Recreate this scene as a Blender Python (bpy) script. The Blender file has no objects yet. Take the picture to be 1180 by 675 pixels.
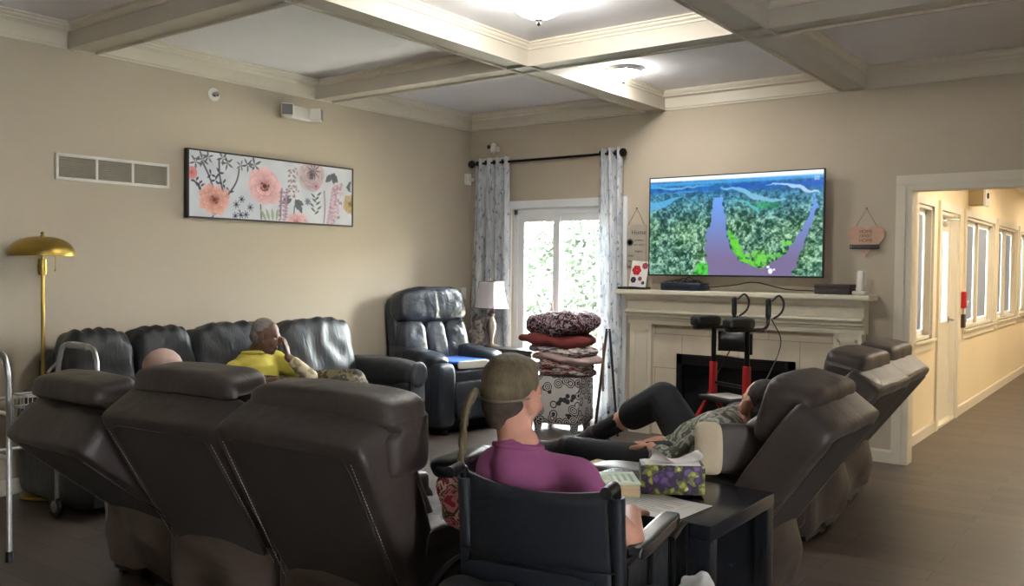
import bpy, bmesh, math, random
import numpy as np
from mathutils import Vector, Matrix, noise

random.seed(7)
rng = np.random.default_rng(7)
SC = bpy.context.scene
COL = SC.collection
PI = math.pi

# ------------------------------------------------------------------ camera solve (1180 x 675 photograph)
FPX = 1022.0
PCX, PCY = 590.0, 337.5
_v1 = np.array([1350 - PCX, 316 - PCY, FPX]); _v2 = np.array([-785 - PCX, 295 - PCY, FPX])
_Y = _v1 / np.linalg.norm(_v1); _X = -_v2 / np.linalg.norm(_v2)
_X = _X - _Y * (_X @ _Y); _X /= np.linalg.norm(_X)
CR = np.array([_X, _Y, np.cross(_X, _Y)])
CC = np.array([5.906, -7.206, 1.475])
def _ray(px, py): return CR @ np.array([px - PCX, py - PCY, FPX])
def bk(px, py, y=0.0):
    d = _ray(px, py); p = CC + d * ((y - CC[1]) / d[1]); return Vector(p)
def lf(px, py, x=0.0):
    d = _ray(px, py); p = CC + d * ((x - CC[0]) / d[0]); return Vector(p)
def fl(px, py, z=0.0):
    d = _ray(px, py); p = CC + d * ((z - CC[2]) / d[2]); return Vector(p)

cam_d = bpy.data.cameras.new('camera'); cam = bpy.data.objects.new('camera', cam_d); COL.objects.link(cam)
cam_d.sensor_fit = 'HORIZONTAL'; cam_d.sensor_width = 36.0; cam_d.lens = 36.0 * FPX / 1180.0
cam_d.clip_start = 0.05; cam_d.clip_end = 200
_r = CR @ np.array([1, 0, 0.]); _u = CR @ np.array([0, -1., 0]); _b = CR @ np.array([0, 0, -1.])
mw = Matrix(((_r[0], _u[0], _b[0], CC[0]), (_r[1], _u[1], _b[1], CC[1]), (_r[2], _u[2], _b[2], CC[2]), (0, 0, 0, 1)))
cam.matrix_world = mw
SC.camera = cam

# ------------------------------------------------------------------ materials
def srgb(r, g, b):
    f = lambda c: (c / 255 / 12.92) if c / 255 <= 0.04045 else ((c / 255 + 0.055) / 1.055) ** 2.4
    return (f(r), f(g), f(b), 1.0)
def newmat(name):
    m = bpy.data.materials.new(name); m.use_nodes = True
    nt = m.node_tree
    return m, nt, nt.nodes['Principled BSDF']
def N(nt, typ, **kw):
    n = nt.nodes.new(typ)
    for k, v in kw.items():
        if k in n.inputs: n.inputs[k].default_value = v
        else: setattr(n, k, v)
    return n
def coords(nt, scale=(1, 1, 1), kind='Object'):
    tc = N(nt, 'ShaderNodeTexCoord'); mp = N(nt, 'ShaderNodeMapping')
    mp.inputs['Scale'].default_value = scale
    nt.links.new(tc.outputs[kind], mp.inputs['Vector']); return mp.outputs['Vector']
def ramp(nt, fac, stops, interp='LINEAR'):
    r = N(nt, 'ShaderNodeValToRGB'); r.color_ramp.interpolation = interp
    el = r.color_ramp.elements
    while len(el) < len(stops): el.new(0.5)
    for e, (p, c) in zip(el, stops): e.position = p; e.color = c
    nt.links.new(fac, r.inputs['Fac']); return r.outputs['Color']
def plain(name, col, rough=0.6, metal=0.0, var=0.06, nscale=6.0, bump=0.0, bscale=60.0, stretch=(1, 1, 1), spec=0.5):
    m, nt, b = newmat(name)
    v = coords(nt, stretch)
    n = N(nt, 'ShaderNodeTexNoise', Scale=nscale, Detail=4.0); nt.links.new(v, n.inputs['Vector'])
    lo = tuple(max(0, c * (1 - var)) for c in col[:3]) + (1,); hi = tuple(min(1, c * (1 + var)) for c in col[:3]) + (1,)
    nt.links.new(ramp(nt, n.outputs['Fac'], [(0.3, lo), (0.7, hi)]), b.inputs['Base Color'])
    b.inputs['Roughness'].default_value = rough; b.inputs['Metallic'].default_value = metal
    b.inputs['Specular IOR Level'].default_value = spec
    if bump > 0:
        n2 = N(nt, 'ShaderNodeTexNoise', Scale=bscale, Detail=3.0); nt.links.new(v, n2.inputs['Vector'])
        bp = N(nt, 'ShaderNodeBump', Strength=bump, Distance=0.01); nt.links.new(n2.outputs['Fac'], bp.inputs['Height'])
        nt.links.new(bp.outputs['Normal'], b.inputs['Normal'])
    return m
def leather(name, col, rough=0.42, wr=0.25, spec=0.5, wscale=(3, 3, 3)):
    m, nt, b = newmat(name)
    v = coords(nt, (1, 1, 1)); v2 = coords(nt, wscale)
    n = N(nt, 'ShaderNodeTexNoise', Scale=2.5, Detail=5.0); nt.links.new(v, n.inputs['Vector'])
    lo = tuple(c * 0.75 for c in col[:3]) + (1,); hi = tuple(c * 1.25 for c in col[:3]) + (1,)
    nt.links.new(ramp(nt, n.outputs['Fac'], [(0.3, lo), (0.7, hi)]), b.inputs['Base Color'])
    rr = N(nt, 'ShaderNodeMapRange'); nt.links.new(n.outputs['Fac'], rr.inputs['Value'])
    rr.inputs['To Min'].default_value = rough - 0.06; rr.inputs['To Max'].default_value = rough + 0.08
    nt.links.new(rr.outputs['Result'], b.inputs['Roughness'])
    b.inputs['Specular IOR Level'].default_value = spec
    vo = N(nt, 'ShaderNodeTexVoronoi', Scale=220.0); nt.links.new(v, vo.inputs['Vector'])
    w = N(nt, 'ShaderNodeTexNoise', Scale=3.0, Detail=3.0, Distortion=0.8); nt.links.new(v2, w.inputs['Vector'])
    b1 = N(nt, 'ShaderNodeBump', Strength=0.12, Distance=0.002); nt.links.new(vo.outputs['Distance'], b1.inputs['Height'])
    b2 = N(nt, 'ShaderNodeBump', Strength=wr, Distance=0.03); nt.links.new(w.outputs['Fac'], b2.inputs['Height'])
    nt.links.new(b1.outputs['Normal'], b2.inputs['Normal']); nt.links.new(b2.outputs['Normal'], b.inputs['Normal'])
    return m
def attr_mat(name, rough=0.6, emit=0.0, base=None):
    m, nt, b = newmat(name)
    a = N(nt, 'ShaderNodeAttribute', attribute_name='Col')
    if emit:
        b.inputs['Base Color'].default_value = base or (0.005, 0.005, 0.005, 1)
        nt.links.new(a.outputs['Color'], b.inputs['Emission Color']); b.inputs['Emission Strength'].default_value = emit
    else:
        nt.links.new(a.outputs['Color'], b.inputs['Base Color'])
    b.inputs['Roughness'].default_value = rough
    return m
def emission(name, col, s):
    m, nt, b = newmat(name)
    b.inputs['Base Color'].default_value = (0.8, 0.8, 0.8, 1)
    b.inputs['Emission Color'].default_value = col; b.inputs['Emission Strength'].default_value = s
    return m
def camo(name, cols, scale=14.0, rough=0.8, stretch=(1, 1, 1), interp='CONSTANT', detail=3.0):
    m, nt, b = newmat(name)
    v = coords(nt, stretch)
    n = N(nt, 'ShaderNodeTexNoise', Scale=scale, Detail=detail, Distortion=0.6); nt.links.new(v, n.inputs['Vector'])
    k = len(cols)
    stops = [(0.30 + 0.40 * i / k, c) for i, c in enumerate(cols)]; stops[0] = (0.0, cols[0])
    nt.links.new(ramp(nt, n.outputs['Fac'], stops, interp), b.inputs['Base Color'])
    b.inputs['Roughness'].default_value = rough; b.inputs['Specular IOR Level'].default_value = 0.2
    n2 = N(nt, 'ShaderNodeTexNoise', Scale=9.0, Detail=3.0); nt.links.new(v, n2.inputs['Vector'])
    bp = N(nt, 'ShaderNodeBump', Strength=0.35, Distance=0.02); nt.links.new(n2.outputs['Fac'], bp.inputs['Height'])
    nt.links.new(bp.outputs['Normal'], b.inputs['Normal'])
    return m

# ------------------------------------------------------------------ mesh builder
class MB:
    def __init__(s): s.v = []; s.f = []; s.m = []
    def add(s, vs, fs, m=0):
        b = len(s.v); s.v.extend(tuple(p) for p in vs)
        for f in fs: s.f.append(tuple(b + i for i in f)); s.m.append(m)
        return s
    def box(s, lo, hi, m=0, rot=None, c=None):
        x0, y0, z0 = lo; x1, y1, z1 = hi
        vs = [(x0, y0, z0), (x1, y0, z0), (x1, y1, z0), (x0, y1, z0), (x0, y0, z1), (x1, y0, z1), (x1, y1, z1), (x0, y1, z1)]
        if rot is not None:
            cc = Vector(c) if c is not None else Vector(((x0 + x1) / 2, (y0 + y1) / 2, (z0 + z1) / 2))
            vs = [rot @ (Vector(p) - cc) + cc for p in vs]
        return s.add(vs, [(0, 3, 2, 1), (4, 5, 6, 7), (0, 1, 5, 4), (1, 2, 6, 5), (2, 3, 7, 6), (3, 0, 4, 7)], m)
    def rbox(s, lo, hi, r=0.01, m=0, rot=None, c=None, n=3):
        """box with rounded edges"""
        lo = Vector(lo); hi = Vector(hi); ce = (lo + hi) / 2; d = hi - lo
        r = min(r, min(d) * 0.49)
        bm = bmesh.new(); bmesh.ops.create_cube(bm, size=1.0)
        for v in bm.verts: v.co = Vector((v.co.x * d.x, v.co.y * d.y, v.co.z * d.z)) + ce
        bmesh.ops.bevel(bm, geom=bm.edges[:], offset=r, segments=n, profile=0.5, affect='EDGES')
        bm.verts.index_update()
        vs = [v.co.copy() for v in bm.verts]; fs = [tuple(v.index for v in f.verts) for f in bm.faces]; bm.free()
        if rot is not None:
            cc = Vector(c) if c is not None else ce
            vs = [rot @ (q - cc) + cc for q in vs]
        return s.add(vs, fs, m)
    def cyl(s, p0, p1, r0, r1=None, seg=14, m=0, cap=True):
        p0 = Vector(p0); p1 = Vector(p1); r1 = r0 if r1 is None else r1
        a = (p1 - p0).normalized(); u = a.orthogonal().normalized(); w = a.cross(u)
        vs = []
        for p, r in ((p0, r0), (p1, r1)):
            for k in range(seg):
                t = 2 * PI * k / seg; vs.append(p + (u * math.cos(t) + w * math.sin(t)) * r)
        fs = [(k, (k + 1) % seg, seg + (k + 1) % seg, seg + k) for k in range(seg)]
        if cap: fs += [tuple(range(seg - 1, -1, -1)), tuple(range(seg, 2 * seg))]
        return s.add(vs, fs, m)
    def tube(s, pts, r, seg=10, m=0, closed=False, smooth=0):
        pts = [Vector(p) for p in pts]
        if smooth: pts = smoothpath(pts, smooth, closed)
        n = len(pts); rs = r if isinstance(r, (list, tuple)) else [r] * n
        if len(rs) != n: rs = [rs[min(len(rs) - 1, int(i * len(rs) / n))] for i in range(n)]
        vs = []; u = None
        for i, p in enumerate(pts):
            if closed: t = pts[(i + 1) % n] - pts[i - 1]
            else: t = pts[min(i + 1, n - 1)] - pts[max(i - 1, 0)]
            t.normalize()
            if u is None: u = t.orthogonal().normalized()
            else:
                u = u - t * u.dot(t)
                u = u.normalized() if u.length > 1e-6 else t.orthogonal().normalized()
            w = t.cross(u)
            for k in range(seg):
                a = 2 * PI * k / seg; vs.append(p + (u * math.cos(a) + w * math.sin(a)) * rs[i])
        fs = []
        for i in range(n if closed else n - 1):
            j = (i + 1) % n
            for k in range(seg):
                k2 = (k + 1) % seg; fs.append((i * seg + k, i * seg + k2, j * seg + k2, j * seg + k))
        if not closed: fs += [tuple(range(seg - 1, -1, -1)), tuple(range((n - 1) * seg, n * seg))]
        return s.add(vs, fs, m)
    def lathe(s, prof, c=(0, 0, 0), seg=32, m=0, axis='z', rot=None):
        """prof: list of (radius, height)"""
        c = Vector(c); vs = []
        for r, h in prof:
            for k in range(seg):
                a = 2 * PI * k / seg; q = Vector((max(r, 1e-4) * math.cos(a), max(r, 1e-4) * math.sin(a), h))
                if axis == 'x': q = Vector((q.z, q.x, q.y))
                if axis == 'y': q = Vector((q.x, q.z, q.y))
                if rot is not None: q = rot @ q
                vs.append(c + q)
        fs = []
        for i in range(len(prof) - 1):
            for k in range(seg):
                k2 = (k + 1) % seg; fs.append((i * seg + k, i * seg + k2, (i + 1) * seg + k2, (i + 1) * seg + k))
        fs += [tuple(range(seg - 1, -1, -1)), tuple(range((len(prof) - 1) * seg, len(prof) * seg))]
        return s.add(vs, fs, m)
    def sbox(s, c, size, e=5.0, n=12, rot=None, f=None, m=0, pivot=None, wr=0.0, wf=6.0, seed=0.0):
        """puffy superellipsoid cushion; f(p) may warp the unit shape"""
        vs, fs = _cube(n); out = []; c = Vector(c); h = Vector(size) / 2
        ee = (e, e, e) if not isinstance(e, (tuple, list)) else e
        for p in vs:
            # even out towards the rim
            q = Vector([math.sin(x * PI / 2) if False else x for x in p])
            g = lambda k: (abs(q.x) ** k + abs(q.y) ** k + abs(q.z) ** k) ** (1.0 / k)
            q = q / max(1e-9, g(ee[0]))
            if f is not None: q = Vector(f(q))
            w = Vector((q.x * h.x, q.y * h.y, q.z * h.z))
            if wr:
                nn = q.normalized()
                w += nn * wr * noise.noise(Vector((w.x * wf + seed, w.y * wf, w.z * wf)))
            if rot is not None:
                w = rot @ w
            out.append(c + w)
        return s.add(out, fs, m)
    def ell(s, c, r, rot=None, seg=16, m=0):
        c = Vector(c); vs = []; rings = seg // 2 + 1
        for i in range(rings):
            t = PI * i / (rings - 1)
            for k in range(seg):
                a = 2 * PI * k / seg; sr = max(math.sin(t), 1e-3)
                q = Vector((r[0] * sr * math.cos(a), r[1] * sr * math.sin(a), r[2] * math.cos(t)))
                if rot is not None: q = rot @ q
                vs.append(c + q)
        fs = []
        for i in range(rings - 1):
            for k in range(seg):
                k2 = (k + 1) % seg; fs.append((i * seg + k, (i + 1) * seg + k, (i + 1) * seg + k2, i * seg + k2))
        fs += [tuple(range(seg)), tuple(range((rings - 1) * seg + seg - 1, (rings - 1) * seg - 1, -1))]
        return s.add(vs, fs, m)
    def cap(s, p0, p1, r0, r1, seg=14, m=0):
        """tapered capsule"""
        p0 = Vector(p0); p1 = Vector(p1); d = p1 - p0; L = max(d.length, 1e-5); a = d / L
        u = a.orthogonal().normalized(); w = a.cross(u); prof = []
        for k in range(7):
            t = PI / 2 * k / 6; prof.append((r0 * math.sin(t), -r0 * math.cos(t)))
        for k in range(7):
            t = PI / 2 * k / 6; prof.append((r1 * math.cos(t), L + r1 * math.sin(t)))
        vs = []
        for r, h in prof:
            for k in range(seg):
                t = 2 * PI * k / seg; vs.append(p0 + a * h + (u * math.cos(t) + w * math.sin(t)) * max(r, 1e-4))
        fs = []
        for i in range(len(prof) - 1):
            for k in range(seg):
                k2 = (k + 1) % seg; fs.append((i * seg + k, i * seg + k2, (i + 1) * seg + k2, (i + 1) * seg + k))
        fs += [tuple(range(seg - 1, -1, -1)), tuple(range((len(prof) - 1) * seg, len(prof) * seg))]
        return s.add(vs, fs, m)
    def prism(s, poly, axis, a, b, m=0):
        """extrude a 2-D polygon: axis 'y' -> points are (x,z), 'x' -> (y,z), 'z' -> (x,y)"""
        def P(p, t): return {'y': (p[0], t, p[1]), 'x': (t, p[0], p[1]), 'z': (p[0], p[1], t)}[axis]
        n = len(poly)
        vs = [P(p, a) for p in poly] + [P(p, b) for p in poly]
        fs = [(k, (k + 1) % n, n + (k + 1) % n, n + k) for k in range(n)] + [tuple(range(n - 1, -1, -1)), tuple(range(n, 2 * n))]
        return s.add(vs, fs, m)
_cc = {}
def _cube(n):
    if n in _cc: return _cc[n]
    idx = {}; vs = []; fs = []
    def V(a, b, c):
        k = (a, b, c)
        if k not in idx:
            idx[k] = len(vs); vs.append((2 * a / n - 1, 2 * b / n - 1, 2 * c / n - 1))
        return idx[k]
    for i in range(n):
        for j in range(n):
            fs.append((V(i, j, 0), V(i, j + 1, 0), V(i + 1, j + 1, 0), V(i + 1, j, 0)))
            fs.append((V(i, j, n), V(i + 1, j, n), V(i + 1, j + 1, n), V(i, j + 1, n)))
            fs.append((V(i, 0, j), V(i + 1, 0, j), V(i + 1, 0, j + 1), V(i, 0, j + 1)))
            fs.append((V(i, n, j), V(i, n, j + 1), V(i + 1, n, j + 1), V(i + 1, n, j)))
            fs.append((V(0, i, j), V(0, i, j + 1), V(0, i + 1, j + 1), V(0, i + 1, j)))
            fs.append((V(n, i, j), V(n, i + 1, j), V(n, i + 1, j + 1), V(n, i, j + 1)))
    _cc[n] = (vs, fs); return _cc[n]
def smoothpath(pts, k, closed=False):
    """Catmull-Rom resample, k points per span"""
    n = len(pts); out = []
    spans = n if closed else n - 1
    for i in range(spans):
        p0 = pts[(i - 1) % n] if closed or i > 0 else pts[0] * 2 - pts[1]
        p1 = pts[i]; p2 = pts[(i + 1) % n]
        p3 = pts[(i + 2) % n] if closed or i + 2 < n else pts[-1] * 2 - pts[-2]
        for j in range(k):
            t = j / k
            out.append(0.5 * ((2 * p1) + (p2 - p0) * t + (2 * p0 - 5 * p1 + 4 * p2 - p3) * t * t + (3 * p1 - p0 - 3 * p2 + p3) * t ** 3))
    if not closed: out.append(pts[-1])
    return out

def obj(name, mb, mats, parent=None, smooth=True, auto=None):
    me = bpy.data.meshes.new(name); me.from_pydata([tuple(v) for v in mb.v], [], mb.f)
    mats = mats if isinstance(mats, (list, tuple)) else [mats]
    for m in mats: me.materials.append(m)
    me.polygons.foreach_set('material_index', mb.m)
    bm = bmesh.new(); bm.from_mesh(me); bmesh.ops.recalc_face_normals(bm, faces=bm.faces); bm.to_mesh(me); bm.free()
    if smooth:
        me.polygons.foreach_set('use_smooth', [True] * len(me.polygons))
        try: me.set_sharp_from_angle(angle=math.radians(auto if auto else 40))
        except Exception: pass
    o = bpy.data.objects.new(name, me); COL.objects.link(o)
    if parent is not None: o.parent = parent
    return o
def tag(o, label, cat, group=None, kind=None):
    o['label'] = label; o['category'] = cat
    if group: o['group'] = group
    if kind: o['kind'] = kind
    return o
def thing(name, label, cat, loc=(0, 0, 0), rz=0.0, group=None):
    o = bpy.data.objects.new(name, None); COL.objects.link(o); o.empty_display_size = 0.1
    o.location = loc; o.rotation_euler = (0, 0, rz)
    return tag(o, label, cat, group)
def struct(name, mb, mats, label=None, smooth=False, parent=None):
    o = obj(name, mb, mats, parent, smooth=smooth)
    if parent is None:
        o['kind'] = 'structure'
        o['label'] = label or name.replace('_', ' '); o['category'] = name.split('_')[0]
    return o
def RX(a): return Matrix.Rotation(math.radians(a), 3, 'X')
def RY(a): return Matrix.Rotation(math.radians(a), 3, 'Y')
def RZ(a): return Matrix.Rotation(math.radians(a), 3, 'Z')

def fused(name, mb, mats, parent=None, voxel=0.008, smooth_it=3, prims=None):
    """voxel-union of overlapping closed shapes into ONE continuous surface; materials from the nearest source face"""
    me = bpy.data.meshes.new(name + '_src'); me.from_pydata([tuple(v) for v in mb.v], [], mb.f)
    o = bpy.data.objects.new(name + '_src', me); COL.objects.link(o)
    md = o.modifiers.new('r', 'REMESH'); md.mode = 'VOXEL'; md.voxel_size = voxel; md.use_smooth_shade = True
    if smooth_it:
        sm = o.modifiers.new('s', 'SMOOTH'); sm.iterations = smooth_it; sm.factor = 0.5
    dg = bpy.context.evaluated_depsgraph_get(); ev = o.evaluated_get(dg)
    nm = bpy.data.meshes.new_from_object(ev)
    mats = mats if isinstance(mats, (list, tuple)) else [mats]
    nm.materials.clear()
    for m in mats: nm.materials.append(m)
    if len(mats) > 1:
        from mathutils.bvhtree import BVHTree
        bv = BVHTree.FromPolygons([Vector(v) for v in mb.v], mb.f)
        mi = []
        for p in nm.polygons:
            h = bv.find_nearest(p.center); mi.append(mb.m[h[2]] if h[2] is not None else 0)
        nm.polygons.foreach_set('material_index', mi)
    nm.polygons.foreach_set('use_smooth', [True] * len(nm.polygons))
    bpy.data.objects.remove(o); bpy.data.meshes.remove(me)
    nm.name = name
    n = bpy.data.objects.new(name, nm); COL.objects.link(n)
    if parent is not None: n.parent = parent
    return n

def painted(name, img, P, mat, parent=None):
    """a real flat printed surface: dense grid carrying the print as a colour attribute. img: rows top->bottom; P(u,v)->point, v up"""
    H, W, _ = img.shape
    us = np.linspace(0, 1, W); vs = np.linspace(1, 0, H)
    o = P(0, 0); ux = P(1, 0) - o; vy = P(0, 1) - o
    uu, vv = np.meshgrid(us, vs)
    co = np.array(o)[None, None] + uu[..., None] * np.array(ux) + vv[..., None] * np.array(vy)
    i = np.arange(H * W).reshape(H, W)
    f = np.stack([i[1:, :-1], i[1:, 1:], i[:-1, 1:], i[:-1, :-1]], -1).reshape(-1, 4)
    me = bpy.data.meshes.new(name); me.from_pydata(co.reshape(-1, 3).tolist(), [], f.tolist())
    a = me.color_attributes.new('Col', 'FLOAT_COLOR', 'POINT')
    lin = np.where(img <= 0.04045, img / 12.92, ((np.clip(img, 0, 1) + 0.055) / 1.055) ** 2.4)
    a.data.foreach_set('color', np.concatenate([lin, np.ones((H, W, 1))], -1).astype(np.float32).ravel())
    me.materials.append(mat)
    ob = bpy.data.objects.new(name, me); COL.objects.link(ob)
    if parent is not None: ob.parent = parent
    return ob
def vnoise(H, W, fy, fx, seed):
    r = np.random.default_rng(seed); g = r.random((int(fy) + 2, int(fx) + 2))
    y = np.linspace(0, fy, H, endpoint=False)[:, None]; x = np.linspace(0, fx, W, endpoint=False)[None]
    yi = y.astype(int); xi = x.astype(int); ty = y - yi; tx = x - xi
    ty = ty * ty * (3 - 2 * ty); tx = tx * tx * (3 - 2 * tx)
    a = g[yi, xi]; b = g[yi, xi + 1]; c = g[yi + 1, xi]; d = g[yi + 1, xi + 1]
    return (a * (1 - tx) + b * tx) * (1 - ty) + (c * (1 - tx) + d * tx) * ty
def text(name, body, size, M, mat, parent=None, ext=0.0008):
    cu = bpy.data.curves.new(name, 'FONT'); cu.body = body; cu.size = size; cu.align_x = 'CENTER'; cu.align_y = 'CENTER'; cu.extrude = ext
    o = bpy.data.objects.new(name + '_src', cu); COL.objects.link(o)
    dg = bpy.context.evaluated_depsgraph_get(); me = bpy.data.meshes.new_from_object(o.evaluated_get(dg))
    bpy.data.objects.remove(o); bpy.data.curves.remove(cu)
    me.transform(M); me.materials.clear(); me.materials.append(mat); me.name = name
    n = bpy.data.objects.new(name, me); COL.objects.link(n)
    if parent is not None: n.parent = parent
    return n
# ------------------------------------------------------------------ palette
M_wall = plain('wall_paint', srgb(192, 180, 160), rough=0.75, var=0.025, nscale=1.3, bump=0.05, bscale=180)
M_hallwall = plain('hall_paint', srgb(232, 216, 184), rough=0.7, var=0.02, nscale=1.5, bump=0.04, bscale=180)
M_trim = plain('trim_paint', srgb(222, 214, 196), rough=0.45, var=0.02, nscale=3)
M_beam = plain('beam_paint', srgb(206, 198, 182), rough=0.5, var=0.025, nscale=2)
M_ceil = plain('ceiling_paint', srgb(244, 243, 246), rough=0.8, var=0.02, nscale=2, bump=0.06, bscale=220)
M_white = plain('white_plastic', srgb(232, 230, 222), rough=0.4, var=0.02)
M_vinyl = plain('white_vinyl', srgb(238, 240, 240), rough=0.35, var=0.015)
M_black = plain('black_plastic', srgb(22, 22, 24), rough=0.42, var=0.15)
M_blackmetal = plain('black_metal', srgb(26, 25, 26), rough=0.35, metal=0.6, var=0.1)
M_dark = plain('dark_plastic', srgb(52, 46, 44), rough=0.5, var=0.1)
M_chrome = plain('brushed_steel', srgb(190, 190, 188), rough=0.25, metal=1.0, var=0.05)
M_alu = plain('grey_aluminium', srgb(205, 205, 205), rough=0.3, metal=0.9, var=0.04)
M_brass = plain('brushed_brass', srgb(176, 150, 78), rough=0.36, metal=1.0, var=0.06, nscale=20)
M_red = plain('red_paint', srgb(176, 22, 34), rough=0.4, var=0.06)

def floor_material():
    m, nt, b = newmat('vinyl_planks')
    v = coords(nt, (1, 1, 1))
    br = N(nt, 'ShaderNodeTexBrick', Scale=1.0, **{'Mortar Size': 0.0025, 'Brick Width': 1.25, 'Row Height': 0.155, 'Bias': 0.0})
    br.offset = 0.37; br.squash = 1.0
    br.inputs['Color1'].default_value = srgb(76, 66, 61); br.inputs['Color2'].default_value = srgb(94, 83, 77)
    br.inputs['Mortar'].default_value = srgb(46, 38, 34)
    nt.links.new(v, br.inputs['Vector'])
    g = coords(nt, (1.6, 26, 1))
    n = N(nt, 'ShaderNodeTexNoise', Scale=3.0, Detail=6.0, Distortion=0.7); nt.links.new(g, n.inputs['Vector'])
    mx = N(nt, 'ShaderNodeMix', data_type='RGBA', blend_type='MULTIPLY'); mx.inputs['Factor'].default_value = 0.75
    nt.links.new(br.outputs['Color'], mx.inputs['A'])
    nt.links.new(ramp(nt, n.outputs['Fac'], [(0.25, (0.55, 0.55, 0.55, 1)), (0.75, (1.25, 1.22, 1.2, 1))]), mx.inputs['B'])
    nt.links.new(mx.outputs['Result'], b.inputs['Base Color'])
    rr = N(nt, 'ShaderNodeMapRange'); nt.links.new(n.outputs['Fac'], rr.inputs['Value'])
    rr.inputs['To Min'].default_value = 0.3; rr.inputs['To Max'].default_value = 0.5
    nt.links.new(rr.outputs['Result'], b.inputs['Roughness'])
    bp = N(nt, 'ShaderNodeBump', Strength=0.12, Distance=0.003); nt.links.new(n.outputs['Fac'], bp.inputs['Height'])
    nt.links.new(bp.outputs['Normal'], b.inputs['Normal'])
    return m
M_floor = floor_material()

# ------------------------------------------------------------------ shell
CZ = 3.05          # ceiling
BZ = 2.89          # underside of beams / bottom of crown band
XR, YF = 9.4, -10.2
OX0, OX1, OZ = 4.305, 6.35, 2.105       # cased opening to the hall
WX0, WX1, WZ = 0.545, 1.80, 2.07        # patio door opening
HX0, HX1, HY, HZ = 4.17, 6.45, 10.5, 2.62
WT = 0.13

struct('floor', MB().box((-0.15, YF - .15, -0.1), (XR + .15, WT, 0)).box((HX0 - .15, WT, -0.1), (HX1 + .15, HY + .15, 0)), M_floor, 'dark brown wood-look plank floor of lounge and hall')
struct('ceiling', MB().box((-0.15, YF - .15, CZ), (XR + .15, WT, CZ + .12)), M_ceil, 'flat white ceiling inside the coffers')
struct('wall_left', MB().box((-0.15, YF - .15, 0), (0, WT, CZ)), M_wall, 'long beige wall behind the dark sofa')
w = MB()
w.box((0, 0, 0), (WX0, WT, CZ)).box((WX0, 0, WZ), (WX1, WT, CZ)).box((WX1, 0, 0), (OX0, WT, CZ)).box((OX0, 0, OZ), (OX1, WT, CZ)).box((OX1, 0, 0), (XR + .15, WT, CZ))
struct('wall_back', w, M_wall, 'beige wall with the fireplace, patio door and hall opening')
# unseen walls, the right one with an opening added to light the room
w = MB()
rw = [(-7.6, -7.0)]
ys = [YF - .15] + [q for r in rw for q in r] + [0]
for i in range(0, len(ys), 2): w.box((XR, ys[i], 0), (XR + .15, ys[i + 1], CZ))
for a, b in rw: w.box((XR, a, 0), (XR + .15, b, 0.8)).box((XR, a, 2.1), (XR + .15, b, CZ))
struct('wall_right', w, M_wall, 'beige wall on the unseen side of the lounge, with an opening added for light')
struct('wall_front', MB().box((0, YF - .15, 0), (XR, YF, CZ)), M_wall, 'beige wall behind the camera')
# coffer beams
BYS = [-2.02, -4.13, -6.24, -8.35]; BXS = [2.145, 3.865, 5.585, 7.305, 9.02]; BW = 0.205
for y in BYS:
    b = MB().box((0.02, y - BW / 2, BZ + .016), (XR, y + BW / 2, CZ)).box((0.02, y - BW / 2, BZ), (XR, y - BW / 2 + .016, BZ + .016)).box((0.02, y + BW / 2 - .016, BZ), (XR, y + BW / 2, BZ + .016))
    struct('ceiling_beam', b, M_beam, 'cream coffer beam running along the fireplace wall direction')
for x in BXS:
    b = MB().box((x - BW / 2, YF, BZ + .017), (x + BW / 2, -0.02, CZ - .001)).box((x - BW / 2, YF, BZ + .001), (x - BW / 2 + .016, -0.02, BZ + .017)).box((x + BW / 2 - .016, YF, BZ + .001), (x + BW / 2, -0.02, BZ + .017))
    struct('ceiling_beam', b, M_beam, 'cream coffer beam running along the sofa wall direction')
# crown band on the walls
def crown(y0, y1, x):
    prof = [(0, BZ), (0.016, BZ), (0.016, BZ + .012), (0.024, BZ + .02), (0.028, BZ + .10), (0.05, BZ + .125), (0.055, BZ + .14), (0.075, BZ + .15), (0.075, CZ), (0, CZ)]
    return prof
struct('trim_1', MB().prism([(x, z) for x, z in crown(0, 0, 0)], 'y', YF, 0.0), M_trim, 'cream crown band above the sofa wall')
struct('trim_2', MB().prism([(-x, z) for x, z in crown(0, 0, 0)], 'x', 0.0, XR), M_trim, 'cream crown band above the fireplace wall')
# bed moulding round each coffer
k = 3
xs = [0.0] + BXS; ysb = [0.0] + BYS
mould = [(0, CZ - .052), (0.012, CZ - .052), (0.014, CZ - .04), (0.026, CZ - .03), (0.03, CZ - .016), (0.042, CZ - .012), (0.042, CZ - .001), (0, CZ - .001)]
for i in range(len(xs) - 1):
    for j in range(len(ysb) - 1):
        x0 = xs[i] + (BW / 2 if i else 0.075); x1 = xs[i + 1] - BW / 2; y1 = ysb[j] - (BW / 2 if j else 0.075); y0 = ysb[j + 1] + BW / 2
        m = MB()
        m.prism([(x0 + a, z) for a, z in mould], 'y', y0, y1); m.prism([(x1 - a, z) for a, z in mould], 'y', y0, y1)
        m.prism([(y0 + a, z) for a, z in mould], 'x', x0, x1); m.prism([(y1 - a, z) for a, z in mould], 'x', x0, x1)
        struct('trim_%d' % k, m, M_trim, 'small cream bed moulding inside a ceiling coffer'); k += 1
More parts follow.
